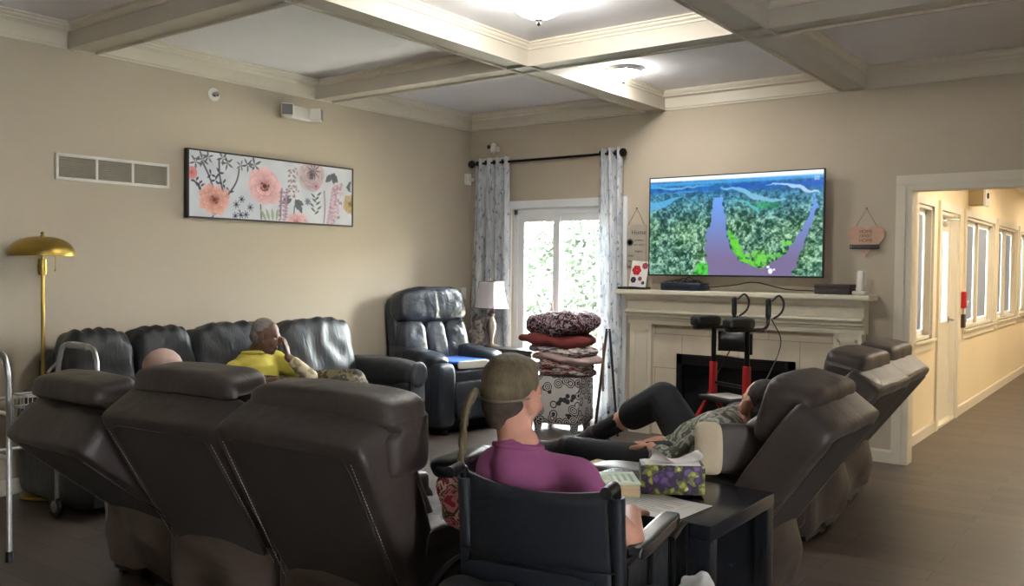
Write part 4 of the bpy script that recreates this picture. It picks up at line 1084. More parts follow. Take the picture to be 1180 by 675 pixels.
r2 = recliner('brown recliner in the middle of the near row, bald head over its top', (2.585, -5.17), 6, .68, 31, G1, dz=.035)
r3 = recliner('brown recliner beside the wheelchair with stitched black back', (3.27, -5.16), 2, .715, 27, G1, dz=.01, hw_=-.01, hx=.03)
q1 = recliner('brown recliner with the reclining man in it by the black side table', (4.61, -3.905), 90, .73, 35, G2, foot=.28, tf=.45, dz=.01)
q2 = recliner('brown recliner half hidden in the middle of the facing row', (4.44, -2.60), 90, .76, 35, G2, tf=.3, hw_=-.15)
q3 = recliner('brown recliner farthest along, next to the hall opening', (4.37, -1.80), 91, .77, 37, G2, tf=.3, hw_=-.15)

# ------------------------------------------------------------------ long dark sofa
SY0, SY1 = -4.62, -1.76
o = thing('sofa', 'long black leather sofa with wrinkled back cushions along the wall', 'sofa', (.52, (SY0 + SY1) / 2, 0))
sy = lambda y: y - (SY0 + SY1) / 2
sx = lambda x: x - .52
b = MB(); b.sbox((sx(.50), 0, .22), (.86, SY1 - SY0 - .3, .34), e=14, n=12); obj('body', b, M_lblack, o)
for y in (SY0 + .2, SY1 - .2):
    for x in (.14, .86): obj('foot', MB().cyl((sx(x), sy(y), 0), (sx(x), sy(y), .055), .03, .035), M_black, o)
cuts = [-4.40, -3.955, -3.505, -2.77, -1.975]
for k in range(4):
    y0, y1 = cuts[k], cuts[k + 1]; c = (y0 + y1) / 2; L = y1 - y0
    def bf(q, s=k):
        g = .06 * math.sin(q.y * 13 + s) * max(0, q.z) ** 2 * .6
        return (q.x * (1 + .10 * math.cos(q.y * PI / 2) * (1 if q.x > 0 else 0)), q.y, q.z + .035 * math.sin(q.y * 17 + s * 2) * (q.z > .7) + .0 * g)
    obj('back_cushion', MB().sbox((sx(.27), sy(c), .74), (.30, L - .004, .60), e=4.5, n=24, rot=RY(-12), f=bf, wr=.018, wf=9, seed=k * 3.3), M_lblack, o)
for y0, y1 in ((-4.39, -3.52), (-3.51, -2.76), (-2.75, -1.97)):
    obj('seat_cushion', MB().sbox((sx(.62), sy((y0 + y1) / 2), .42), (.66, y1 - y0 - .006, .19), e=5, n=16, wr=.010, wf=6, seed=y0), M_lblack, o)
for y, s in ((SY0 + .12, -1), (SY1 - .12, 1)):
    a = MB()
    a.sbox((sx(.54), sy(y), .30), (.90, .21, .52), e=10, n=12)
    a.sbox((sx(.55), sy(y), .60), (.93, .26, .24), e=3.2, n=18, wr=.010, wf=10, seed=y)
    am = obj('armrest', a, M_lblack, o)
    f = MB()
    f.lathe([(.001, -.004), (.09, -.004), (.105, .006), (.09, .014), (.06, .008), (.001, .012)], c=(sx(1.005), sy(y), .60), axis='x', seg=24)
    f.box((sx(.985), sy(y) - .085, .08), (sx(1.002), sy(y) + .085, .55)); obj('arm_front', f, M_lblack, am)
obj('rear_frame', MB().sbox((sx(.10), 0, .50), (.13, SY1 - SY0 - .36, .86), e=12, n=10, rot=RY(-4)), M_lblack, o)

# ------------------------------------------------------------------ blue-black recliner in the corner
th = math.radians(-101)
o = thing('recliner', 'tall glossy blue-black leather recliner in the corner with a blue pad', 'recliner', (.53, -.97, 0), th)
w = .84; hw = w / 2
b = MB()
for s in (-1, 1): b.box((s * .3 - .02, -.36, 0), (s * .3 + .02, .38, .04))
b.box((-.3, -.3, .03), (.3, -.26, .10)).box((-.3, .25, .03), (.3, .29, .10)); obj('base_frame', b, M_blackmetal, o, smooth=False)
obj('body', MB().sbox((0, .0, .27), (w - .14, .74, .34), e=12, n=12), M_lnavy, o)
obj('seat_cushion', MB().sbox((0, .10, .50), (w - .36, .62, .17), e=5, n=14, wr=.006), M_lnavy, o)
for s in (-1, 1):
    a = MB(); a.sbox((s * (hw - .10), .04, .35), (.19, .78, .58), e=9, n=12); a.sbox((s * (hw - .10), -.02, .66), (.23, .74, .15), e=4, n=16, rot=RX(-5), wr=.012, wf=11, seed=s)
    am = obj('armrest', a, M_lnavy, o)
T = RX(12); H = Vector((0, -.19, .44)); at = lambda x, y, z: H + T @ Vector((x, y, z))
obj('back_shell', MB().sbox(at(0, -.07, .38), (w - .06, .16, .84), e=8, n=12, rot=T), M_lnavy, o)
# three vertical lower panels and one gathered head pillow
for x, wd in ((-.245, .27), (0, .25), (.245, .27)):
    obj('back_cushion', MB().sbox(at(x, .035, .26), (wd, .20, .56), e=4.4, n=16, rot=T, wr=.010, wf=10, seed=x * 9), M_lnavy, o)
def gather(q):
    fold = 1 + .05 * math.exp(-(q.x / .28) ** 2) * math.sin(q.x * 34) * (abs(q.z) < .8)
    return (q.x * (1 - .06 * max(0, q.z)), q.y * fold, q.z + .06 * (1 - q.x * q.x))
obj('headrest', MB().sbox(at(0, .04, .67), (w - .05, .27, .34), e=4.2, n=26, rot=T, f=gather, wr=.008, wf=9), M_lnavy, o)
obj('footrest', MB().sbox((0, .405, .30), (w - .36, .09, .34), e=6, n=12, rot=RX(4)), M_lnavy, o)
cr = bpy.context
p = Vector((.53, -.97, 0)) + RZ(-101) @ Vector((0.0, .16, .618))
o = thing('seat_pad', 'bright blue cloth pad on the seat of the corner recliner', 'pad', p, th)
M_blue = plain('blue_cloth', srgb(42, 96, 190), rough=.7, var=.12, nscale=9)
obj('cloth', MB().sbox((0, 0, .012), (.40, .44, .024), e=8, n=12, wr=.004, wf=12), M_blue, o)
obj('white_edge', MB().sbox((0, .225, -.01), (.36, .03, .07), e=6, n=8), M_white, o)

# ------------------------------------------------------------------ patterned pouf with a pile of folded blankets
PX, PYY = 1.44, -.40
def pouf_mat():
    m, nt, b = newmat('pouf_print'); v = coords(nt, (1, 1, 1))
    vo = N(nt, 'ShaderNodeTexVoronoi', Scale=14.0); nt.links.new(v, vo.inputs['Vector'])
    wv = N(nt, 'ShaderNodeMath', operation='SINE'); ml = N(nt, 'ShaderNodeMath', operation='MULTIPLY'); ml.inputs[1].default_value = 26.0
    nt.links.new(vo.outputs['Distance'], ml.inputs[0]); nt.links.new(ml.outputs[0], wv.inputs[0])
    lt = N(nt, 'ShaderNodeMath', operation='LESS_THAN'); lt.inputs[1].default_value = .66; nt.links.new(vo.outputs['Distance'], lt.inputs[0])
    gt = N(nt, 'ShaderNodeMath', operation='GREATER_THAN'); gt.inputs[1].default_value = .1; nt.links.new(wv.outputs[0], gt.inputs[0])
    mu = N(nt, 'ShaderNodeMath', operation='MULTIPLY'); nt.links.new(lt.outputs[0], mu.inputs[0]); nt.links.new(gt.outputs[0], mu.inputs[1])
    nt.links.new(ramp(nt, mu.outputs[0], [(.4, srgb(226, 224, 222)), (.6, srgb(70, 66, 70))]), b.inputs['Base Color']); b.inputs['Roughness'].default_value = .8
    return m
M_pouf = pouf_mat()
o = thing('pouf', 'white pouf with dark circle print and short legs under the blankets', 'pouf', (PX, PYY, 0), math.radians(10))
obj('cushion', MB().rbox((-.235, -.20, .07), (.235, .20, .50), .035), M_pouf, o)
for a_ in (-1, 1):
    for b_ in (-1, 1): obj('leg', MB().cyl((a_ * .18, b_ * .15, 0), (a_ * .18, b_ * .15, .075), .03, .04), M_pouf, o)
def blanket(label, mat, z, sx_, sy_, h, seed, rz, dx=0, dy=0, layers=3, parts=None):
    o = thing('folded_blanket', label, 'blanket', (PX + dx, PYY + dy, z), math.radians(rz), 'folded blankets on the pouf')
    for k in range(layers):
        hh = h / layers * 1.0; zz = hh * (k + .5)
        def bf(q, s=seed + k):
            return (q.x * (1 + .05 * math.sin(q.y * 3 + s)), q.y * (1 + .06 * math.sin(q.x * 4 + s)), q.z * (1 - .18 * q.x * q.x) - .35 * (q.x * q.x) * .6 + .22 * math.sin(q.x * 3.2 + s) )
        obj('fold', MB().sbox((.02 * math.sin(seed + k * 2), .015 * math.cos(k + seed), zz), (sx_ * (1 - .05 * ((k + int(seed)) % 2)), sy_, hh * (1.75 if layers > 1 else 1.15)), e=2.5, n=26, f=bf, wr=.03, wf=9, seed=seed + k), parts[k] if parts else mat, o)
    return o
M_b1 = camo('cream_red_knit', [srgb(200, 192, 186), srgb(150, 60, 66), srgb(224, 216, 210), srgb(120, 110, 112)], scale=8, stretch=(1, 1, 7))
M_b2 = camo('cream_grey_stripe', [srgb(214, 204, 196), srgb(92, 84, 86), srgb(222, 212, 206), srgb(140, 124, 122)], scale=6, stretch=(1, 1, 9))
M_b3 = plain('brick_red_fleece', srgb(122, 54, 50), rough=.95, var=.15, nscale=12, bump=.3, bscale=60)
M_b4 = camo('dark_paisley', [srgb(38, 32, 38), srgb(70, 44, 52), srgb(168, 150, 156), srgb(44, 36, 44), srgb(96, 40, 50)], scale=26)
M_b5 = plain('rose_white_fleece', srgb(198, 170, 168), rough=.95, var=.18, nscale=10, bump=.3, bscale=60)
blanket('cream and red knitted blanket, lowest in the pile on the pouf', M_b1, .52, .56, .44, .115, 1.0, 6, .02, 0, 2)
blanket('cream and grey striped blanket in the middle of the pile', M_b2, .645, .70, .46, .125, 2.4, -6, .05, 0, 2, [M_b5, M_b2])
blanket('brick red fleece blanket under the dark patterned one', M_b3, .765, .70, .50, .13, 4.0, 8, -.03, 0, 1)
blanket('dark paisley blanket on top of the pile', M_b4, .865, .72, .50, .22, 5.1, -4, .0, 0, 1)

# ------------------------------------------------------------------ folded tray table leaning by the curtain
p = fl(690, 490, 0.0); 
o = thing('folded_tray_table', 'dark folded tray table standing between blankets and curtain', 'tray table', (1.89, -.35, 0), math.radians(121))
for k, (x0, x1) in enumerate(((-.17, .17), (.12, -.12))):
    for s in (-1, 1): obj('leg', MB().box((s * .13 - .012, -.02 + k * .03, 0), (s * .13 + .012, .0 + k * .03, .93), rot=RX((-5, 6)[k]), c=(0, 0, .9)), M_dkwood, o, smooth=False)
for z_ in (.2, .6): obj('crossbar', MB().box((-.13, -.015, z_), (.13, .005, z_ + .025)), M_dkwood, o, smooth=False)
obj('tray_top', MB().rbox((-.155, .035, .40), (.155, .055, .80), .006), plain('tray_wood', srgb(112, 88, 58), rough=.5, var=.15, stretch=(1, 1, 9)), o)

# ------------------------------------------------------------------ upright walker in front of the fireplace
WXc, WYc = 3.30, -.95
o = thing('upright_walker', 'black and red upright walker with forearm pads before the fireplace', 'walker', (WXc, WYc, 0), math.radians(-28))
def wpt(px, py, y=WYc):
    p = bk(px, py, y) - Vector((WXc, WYc, 0)); return RZ(28) @ p
fr = MB(); lo = MB()
for s in (-1, 1):
    obj('front_leg', MB().cyl((s * .19, -.02, .52), (s * .25, .36, .10), .017), M_red, o)
    obj('rear_leg', MB().cyl((s * .19, -.02, .56), (s * .27, -.30, .10), .017), M_red, o)
    obj('upright', MB().rbox((s * .19 - .022, -.045, .48), (s * .19 + .022, .005, .78), .008), M_red, o)
    obj('handle_post', MB().cyl((s * .19, -.02, .74), (s * .19, -.02, 1.06), .019), M_blackmetal, o)
    pd = MB(); pd.sbox((s * .19, -.10, 1.09), (.125, .24, .085), e=4, n=12); pd.rbox((s * .19 - .03, -.2, 1.03), (s * .19 + .03, .12, 1.055), .008)
    obj('forearm_pad', pd, M_black, o)
    hg = MB(); hg.tube([(s * .19, .06, 1.04), (s * .19, .14, 1.05), (s * .19, .17, 1.10), (s * .19, .17, 1.24)], .013, seg=10, smooth=4); hg.cap((s * .19, .17, 1.14), (s * .19, .17, 1.25), .020, .020)
    obj('hand_grip', hg, M_black, o)
    br = MB(); br.tube([(s * .19 + .02, .20, 1.12), (s * .19 + .05, .25, 1.17), (s * .19 + .05, .27, 1.24), (s * .19 + .02, .25, 1.29), (s * .19, .20, 1.25)], .008, seg=8, smooth=5)
    obj('brake_lever', br, M_black, o)
    obj('brake_cable', MB().tube([(s * .19, .2, 1.12), (s * .25, .24, .95), (s * .27, .1, .7), (s * .26, -.2, .25)], .0045, seg=6, smooth=6), M_black, o)
    for yy, xx in ((.36, .25), (-.30, .27)):
        wh = MB(); wh.lathe([(.055, -.014), (.09, -.016), (.097, 0), (.09, .016), (.055, .014)], c=(s * xx, yy, .098), axis='x', seg=22)
        wl = obj('wheel', wh, M_black, o); obj('hub', MB().lathe([(.001, -.02), (.05, -.016), (.05, .016), (.001, .02)], c=(s * xx, yy, .098), axis='x', seg=14), M_red, wl)
obj('seat', MB().rbox((-.2, -.16, .50), (.2, .12, .535), .012), M_black, o)
for z_ in (.62, .82): obj('cross_frame', MB().tube([(-.19, -.01, z_), (.19, -.01, z_)], .013), M_blackmetal, o)
bs = MB(); n_ = 16; vs = []
for k in range(n_ + 1):
    t = -1 + 2 * k / n_; x = .19 * t; y = .02 + .12 * (1 - t * t)
    vs += [(x, y, .86), (x, y, 1.01)]
bs.add(vs, [(2 * k, 2 * k + 2, 2 * k + 3, 2 * k + 1) for k in range(n_)])
bsr = obj('back_strap', bs, M_black, o); md = bsr.modifiers.new('t', 'SOLIDIFY'); md.thickness = .014
obj('paper', MB().box((-.13, -.12, .537), (.14, .08, .541)), plain('white_sheet', srgb(220, 220, 220), rough=.7), o, smooth=False)

# ------------------------------------------------------------------ aluminium walker with wire basket
o = thing('walker', 'grey aluminium walker with white wire basket beside the sofa', 'walker', (1.03, -4.935, 0), 0)
ZW = 1.02
for s, nm in ((-1, 'near'), (1, 'far')):
    y = s * .23
    t = MB(); t.tube([(.30, y * 1.12, .02), (.24, y, .78), (.22, y, ZW - .06), (.15, y, ZW), (-.10, y, ZW), (-.17, y, ZW - .07), (-.20, y, .78), (-.27, y * 1.12, .09)], .0135, seg=10, smooth=6)
    f_ = obj('side_frame', t, M_alu, o)
    obj('brace', MB().tube([(.235, y, .5), (-.225, y, .5)], .011).tube([(.235, y, .72), (-.21, y, .72)], .011), M_alu, f_)
    obj('hand_grip', MB().tube([(.13, y, ZW), (-.08, y, ZW)], .019, seg=12), plain('grey_grip', srgb(150, 150, 150), rough=.6), f_)
    obj('rubber_foot', MB().cyl((.301, y * 1.12, 0), (.298, y * 1.12, .05), .02, .018), M_black, o)
    wl = obj('wheel', MB().lathe([(.04, -.012), (.058, -.013), (.064, 0), (.058, .013), (.04, .012)], c=(-.285, y * 1.12, .065), axis='y', seg=22), M_black, o)
    obj('hub', MB().lathe([(.001, -.016), (.036, -.012), (.036, .012), (.001, .016)], c=(-.285, y * 1.12, .065), axis='y', seg=14), M_alu, wl)
for z_ in (.74, .45): obj('front_bar', MB().tube([(-.2 - (.74 - z_) * .1, -.23, z_), (-.2 - (.74 - z_) * .1, .23, z_)], .011), M_alu, o)
obj('fold_lever', MB().tube([(-.17, .23, .93), (-.21, .20, .88), (-.19, .17, .86)], .008, smooth=4), M_alu, o)
M_wire = plain('white_wire', srgb(214, 214, 212), rough=.4)
bw = MB(); x0, x1, y0, y1, z0, z1 = .245, .40, -.21, .21, .64, .82
for z in (z0, z0 + .06, z0 + .12, z1): bw.tube([(x0, y0, z), (x1, y0, z), (x1, y1, z), (x0, y1, z)], .0032 if z < z1 else .005, seg=6, closed=True)
for k in range(10):
    y = y0 + (y1 - y0) * k / 9; bw.tube([(x0, y, z1), (x0, y, z0), (x1, y, z0), (x1, y, z1)], .0026, seg=6)
for k in range(1, 4):
    x = x0 + (x1 - x0) * k / 4; bw.tube([(x, y0, z1), (x, y0, z0), (x, y1, z0), (x, y1, z1)], .0026, seg=6)
obj('wire_basket', bw, M_wire, o)
o2 = thing('basket_cloth', 'small blue cloth bundle lying in the walker basket', 'cloth', (1.03 + .32, -4.935 - .15, .655))
obj('cloth', MB().sbox((0, 0, .055), (.12, .10, .11), e=3, n=12, wr=.02, wf=14), M_blue, o2)

# ------------------------------------------------------------------ black side table and what lies on it
TX0, TX1, TY0, TY1, TT = 4.06, 4.74, -4.55, -3.985, .65
M_tab = plain('black_lacquer', srgb(30, 32, 38), rough=.22, var=.15, nscale=4, spec=.6)
tcx, tcy = (TX0 + TX1) / 2, (TY0 + TY1) / 2
o = thing('side_table', 'square black side table beside the wheelchair', 'side table', (tcx, tcy, 0))
hx, hy = (TX1 - TX0) / 2, (TY1 - TY0) / 2
obj('table_top', MB().rbox((-hx, -hy, TT - .052), (hx, hy, TT), .004), M_tab, o)
for a_ in (-1, 1):
    for b_ in (-1, 1): obj('leg', MB().rbox((a_ * (hx - .028) - .026, b_ * (hy - .028) - .026, 0), (a_ * (hx - .028) + .026, b_ * (hy - .028) + .026, TT - .052), .004), M_tab, o)
obj('back_panel', MB().box((-hx + .05, hy - .03, .12), (hx - .05, hy - .015, TT - .052)), M_tab, o, smooth=False)
# papers
p1, p2 = fl(712, 581, TT), fl(794, 581, TT)
M_paper = plain('white_paper', srgb(228, 226, 220), rough=.8, var=.03)
pc = (p1 + p2) / 2
for k, (dx, dy, r_) in enumerate(((-.01, .02, -14), (.03, -.0, -4), (-.03, -.03, -9))):
    t_ = thing('paper_sheet', ['white paper sheet lowest on the black table', 'white paper sheet in the middle of the loose stack', 'white printed sheet on top of the loose papers'][k], 'paper', (pc.x + dx, pc.y + dy, TT + .001 + .0022 * k), math.radians(r_), 'loose papers on the black table')
    pm = MB(); nx = 8; vs = []; 
    for i in range(nx + 1):
        for j in range(nx + 1): vs.append((-.14 + .28 * i / nx, -.11 + .22 * j / nx, .0))
    pm.box((-.14, -.108, 0), (.14, .108, .0014)); obj('sheet', pm, M_paper, t_, smooth=False)
    if k == 2:
        ln = MB()
        for q in range(9): ln.box((-.115, .085 - q * .02, .0014), (.115 - .05 * (q % 3 == 2), .090 - q * .02, .0017))
        obj('printing', ln, plain('pale_ink', srgb(176, 174, 172), rough=.8), t_, smooth=False)
# book
bc = fl(711, 562, TT + .02)
o = thing('book', 'thick paperback with pale green cover lying on the papers', 'book', (bc.x, bc.y, TT + .0082), math.radians(-52))
obj('pages', MB().rbox((-.095, -.070, .003), (.092, .070, .045), .003), plain('page_edges', srgb(196, 172, 134), rough=.8, var=.12, stretch=(1, 1, 60), nscale=4), o)
M_cov = camo('pale_green_cover', [srgb(214, 224, 206), srgb(186, 206, 178), srgb(226, 230, 218)], scale=5, interp='LINEAR')
cv = MB(); cv.rbox((-.099, -.074, .045), (.096, .074, .049), .0015).rbox((-.099, -.074, 0), (.096, .074, .003), .0012).rbox((-.1, -.074, 0), (-.096, .074, .049), .0015); obj('cover', cv, M_cov, o)
tt = MB()
for q in range(4): tt.box((-.06, .045 - q * .024, .049), (.06 - .02 * (q % 2), .056 - q * .024, .0497))
obj('cover_print', tt, plain('green_ink', srgb(140, 160, 136), rough=.7), o, smooth=False)
# tissue box
def tissue_mat():
    m, nt, b = newmat('tissue_box_print'); v = coords(nt, (1, 1, 1))
    nz = N(nt, 'ShaderNodeTexNoise', Scale=30.0); nt.links.new(v, nz.inputs['Vector']); vm = N(nt, 'ShaderNodeVectorMath', operation='MULTIPLY_ADD'); vm.inputs[1].default_value = (.04, .04, .04); nt.links.new(nz.outputs['Color'], vm.inputs[0]); nt.links.new(v, vm.inputs[2])
    vo = N(nt, 'ShaderNodeTexVoronoi', Scale=40.0); nt.links.new(vm.outputs[0], vo.inputs['Vector'])
    c = ramp(nt, vo.outputs['Color'], [(.0, srgb(74, 40, 96)), (.34, srgb(150, 158, 62)), (.52, srgb(98, 64, 128)), (.66, srgb(196, 200, 110)), (.8, srgb(58, 32, 78))], 'CONSTANT')
    e = ramp(nt, vo.outputs['Distance'], [(.30, (1, 1, 1, 1)), (.55, srgb(70, 38, 92))])
    mx = N(nt, 'ShaderNodeMix', data_type='RGBA', blend_type='MULTIPLY'); mx.inputs['Factor'].default_value = .8
    nt.links.new(c, mx.inputs['A']); nt.links.new(e, mx.inputs['B']); nt.links.new(mx.outputs['Result'], b.inputs['Base Color']); b.inputs['Roughness'].default_value = .5
    return m
tb = fl(767, 571, TT)
o = thing('tissue_box', 'purple and yellow-green floral tissue box on the black table', 'tissue box', (tb.x, tb.y + .045, TT + .0082), math.radians(32))
obj('carton', MB().rbox((-.115, -.058, 0), (.115, .058, .105), .004), tissue_mat(), o)
M_tiss = plain('tissue', srgb(236, 232, 228), rough=.9, var=.02)
obj('top_flap', MB().box((-.10, -.045, .105), (.10, .045, .108)), M_tiss, o, smooth=False)
ts = MB(); vs = []; nn = 12
for i in range(nn + 1):
    u = i / nn
    for j in range(7):
        v = j / 6; vs.append((-.09 + .18 * u + .02 * math.sin(v * 3), .03 * math.sin(u * 9 + v * 3) * (.4 + v), .106 + .055 * v * (.55 + .45 * math.sin(u * 7 + 1))))
ts.add(vs, [(i * 7 + j, i * 7 + j + 1, (i + 1) * 7 + j + 1, (i + 1) * 7 + j) for i in range(nn) for j in range(6)])
tq = obj('tissue', ts, M_tiss, o, auto=80); md = tq.modifiers.new('t', 'SOLIDIFY'); md.thickness = .0015

# cushion standing on the near armrest of the man's recliner
cp = Vector((4.45, -3.885, .655))
o = thing('throw_cushion', 'cream cushion propped upright on the armrest beside the reclining man', 'cushion', cp, math.radians(28))
obj('back_cover', MB().sbox((.06, .045, .10), (.24, .075, .20), e=5, n=16, rot=RX(-8)), M_lbrown, o)
obj('cover', MB().sbox((-.02, 0, .105), (.11, .06, .21), e=5, n=18, f=lambda q: (q.x, q.y * (1 - .35 * max(abs(q.x), abs(q.z)) ** 3), q.z), rot=RX(-8), wr=.006), plain('cream_cloth', srgb(206, 190, 162), rough=.9, var=.06, bump=.2, bscale=80), o)

# ------------------------------------------------------------------ wheelchair
WCX, WCY, WTH = 4.475, -4.98, 9.0
wc = thing('wheelchair', 'black folding wheelchair with vinyl back at the side table', 'wheelchair', (WCX, WCY, 0), math.radians(WTH))
M_vinylb = leather('black_vinyl', srgb(26, 30, 38), rough=.38, wr=.2, spec=.5)
hw = .235
n_ = 14; vs = []
ZB0, ZB1 = .46, .885
for j in range(9):
    z = ZB0 + (ZB1 - ZB0) * j / 8
    for k in range(n_ + 1):
        t = -1 + 2 * k / n_; vs.append((hw * t, -.20 - .05 * (1 - t * t) - .10 * (z - .46) * .4, z - (.018 * (1 - t * t) if j == 8 else 0)))
sl = MB().add(vs, [(j * (n_ + 1) + k, j * (n_ + 1) + k + 1, (j + 1) * (n_ + 1) + k + 1, (j + 1) * (n_ + 1) + k) for j in range(8) for k in range(n_)])
bk_ = obj('back_sling', sl, M_vinylb, wc); md = bk_.modifiers.new('t', 'SOLIDIFY'); md.thickness = .012
sm = MB(); sm.tube([(hw * t, -.205 - .05 * (1 - t * t) - .10 * .20 * .4 - .012, .665) for t in [-1 + 2 * k / 10 for k in range(11)]], .0035, seg=6)
obj('seam', sm, M_black, bk_)
obj('pocket', MB().sbox((0, -.275, .56), (.40, .012, .19), e=10, n=8), M_vinylb, bk_)
for s in (-1, 1):
    c = MB(); c.tube([(s * hw, -.17, .30), (s * hw, -.19, .55), (s * hw, -.222, .86), (s * hw, -.235, .895), (s * hw, -.26, .905), (s * hw, -.30, .90)], .0125, seg=10, smooth=4)
    obj('back_cane', c, M_blackmetal, wc)
    obj('cover_tube', MB().tube([(s * hw, -.188, .50), (s * hw, -.222, .87)], .021, seg=12), M_vinylb, wc)
    obj('push_grip', MB().tube([(s * hw, -.245, .903), (s * hw, -.305, .898)], .0165, seg=12), M_black, wc)
    a = MB(); a.sbox((s * (hw + .012), .06, .70), (.062, .36, .042), e=5, n=14, rot=RX(3)); obj('arm_pad', a, leather('arm_pad_vinyl', srgb(44, 46, 48), rough=.22, wr=.1, spec=.7), wc)
    t = MB(); t.tube([(s * (hw + .012), -.19, .52), (s * (hw + .012), -.19, .655), (s * (hw + .012), -.15, .677), (s * (hw + .012), .20, .677), (s * (hw + .012), .235, .66), (s * (hw + .012), .235, .46)], .011, seg=8, smooth=4); t.tube([(s * (hw + .012), .02, .675), (s * (hw + .012), .02, .46)], .009, seg=8)
    t.tube([(s * (hw + .012), .225, .64), (s * (hw + .012), .30, .655), (s * (hw + .012), .335, .66), (s * (hw + .012), .36, .64), (s * (hw + .012), .36, .46)], .011, seg=8, smooth=4)
    obj('arm_frame', t, M_chrome if False else M_blackmetal, wc)
    sg = MB().box((s * (hw + .006) - .003, -.16, .50), (s * (hw + .006) + .003, .2, .66)); obj('side_guard', sg, M_vinylb, wc, smooth=False)
    f = MB(); f.tube([(s * hw, -.2, .46), (s * hw, .22, .47), (s * hw, .27, .44), (s * hw, .30, .28)], .0125, seg=10, smooth=4).tube([(s * hw, -.17, .30), (s * hw, .20, .26), (s * hw, .22, .46)], .0115, seg=8)
    obj('side_frame', f, M_blackmetal, wc)
    cx = s * (hw + .055); wz = .305
    wh = MB(); wh.tube([(cx, .305 * math.cos(q) * .95 - .16, wz + .295 * math.sin(q)) for q in [2 * PI * k / 40 for k in range(40)]], .015, seg=8, closed=True)
    W_ = obj('wheel', wh, M_black, wc)
    obj('push_rim', MB().tube([(cx + s * .03, .26 * math.cos(q) - .16, wz + .26 * math.sin(q)) for q in [2 * PI * k / 36 for k in range(36)]], .008, seg=8, closed=True), M_chrome, W_)
    sp = MB()
    for k in range(20):
        q = 2 * PI * k / 20; sp.cyl((cx, -.16, wz), (cx, .28 * math.cos(q) - .16, wz + .28 * math.sin(q)), .0018, seg=5)
    sp.cyl((cx - .025, -.16, wz), (cx + .025, -.16, wz), .028)
    obj('spokes', sp, M_chrome, W_)
    cs = MB(); cs.lathe([(.05, -.012), (.075, -.013), (.08, 0), (.075, .013), (.05, .012), (.02, .014), (.02, -.014)], c=(s * .2, .30, .081), axis='x', seg=22); C_ = obj('caster', cs, M_black, wc)
    obj('fork', MB().tube([(s * .2 - .02, .30, .081), (s * .2 - .02, .27, .17), (s * .2, .265, .26)], .007, seg=6).tube([(s * .2 + .02, .30, .081), (s * .2 + .02, .27, .17), (s * .2, .265, .26)], .007, seg=6), M_blackmetal, C_)
    obj('legrest', MB().tube([(s * .19, .30, .42), (s * .17, .42, .28), (s * .16, .46, .13)], .011, seg=8, smooth=4), M_blackmetal, wc)
    obj('footplate', MB().rbox((s * .155 - .07, .43, .105), (s * .155 + .07, .57, .12), .004), M_black, wc)
obj('seat_sling', MB().sbox((0, .01, .468), (2 * hw - .02, .42, .028), e=8, n=10), M_vinylb, wc)
obj('cross_brace', MB().cyl((-hw, .02, .28), (hw, .02, .46), .011).cyl((hw, .05, .28), (-hw, .05, .46), .011), M_blackmetal, wc)

# bags by the wheelchair
o = thing('floral_bag', 'pink floral cloth bundle on the armrest between recliner and wheelchair', 'bag', (4.085, -4.97, .632), math.radians(15))
M_flor = camo('pink_floral', [srgb(196, 70, 96), srgb(232, 160, 168), srgb(120, 90, 70), srgb(240, 206, 200), srgb(176, 60, 80), srgb(70, 80, 60)], scale=22)
obj('bag_body', MB().sbox((0, 0, .10), (.17, .22, .20), e=3.4, n=18, wr=.02, wf=12), M_flor, o)
sk = MB().sbox((-.03, .0, .205), (.19, .20, .085), e=3.0, n=14, rot=RY(-14), wr=.014, wf=11); obj('black_flap', sk, M_vinylb, o)
o = thing('black_backpack', 'black cloth bag slumped against the wheelchair back', 'bag', (4.43, -5.37, .20), math.radians(14))
obj('bag_body', MB().sbox((0, 0, .22), (.30, .11, .44), e=3.6, n=18, wr=.025, wf=8), plain('black_nylon', srgb(24, 25, 30), rough=.55, var=.15, bump=.2, bscale=90), o)
obj('strap', MB().tube([(-.10, -.065, .36), (-.04, -.085, .30), (.02, -.08, .18), (.06, -.07, .05)], .011, seg=6, smooth=5), plain('grey_strap', srgb(40, 40, 46), rough=.7), o)
o = thing('plastic_bag', 'crumpled white plastic bag standing between the wheelchair armrest and the side table', 'bag', (4.765, -4.715, .262), math.radians(9))
obj('bag_body', MB().sbox((0, .02, .13), (.085, .25, .26), e=3.0, n=34, wr=.045, wf=21), plain('white_plastic_film', srgb(222, 222, 220), rough=.35, var=.05), o)
# ------------------------------------------------------------------ people
M_skinL = plain('skin_light', srgb(204, 150, 128), rough=.55, var=.05, nscale=14, spec=.35)
M_skinP = plain('skin_pale', srgb(226, 192, 180), rough=.55, var=.05, nscale=14, spec=.35)
M_skinD = plain('skin_deep', srgb(112, 82, 68), rough=.5, var=.07, nscale=14, spec=.4)
M_lip = plain('lips', srgb(170, 96, 92), rough=.5)
M_lipD = plain('lips_deep', srgb(96, 60, 56), rough=.5)
M_eye = plain('eye_white', srgb(226, 222, 216), rough=.2); M_iris = plain('iris', srgb(50, 38, 30), rough=.2)

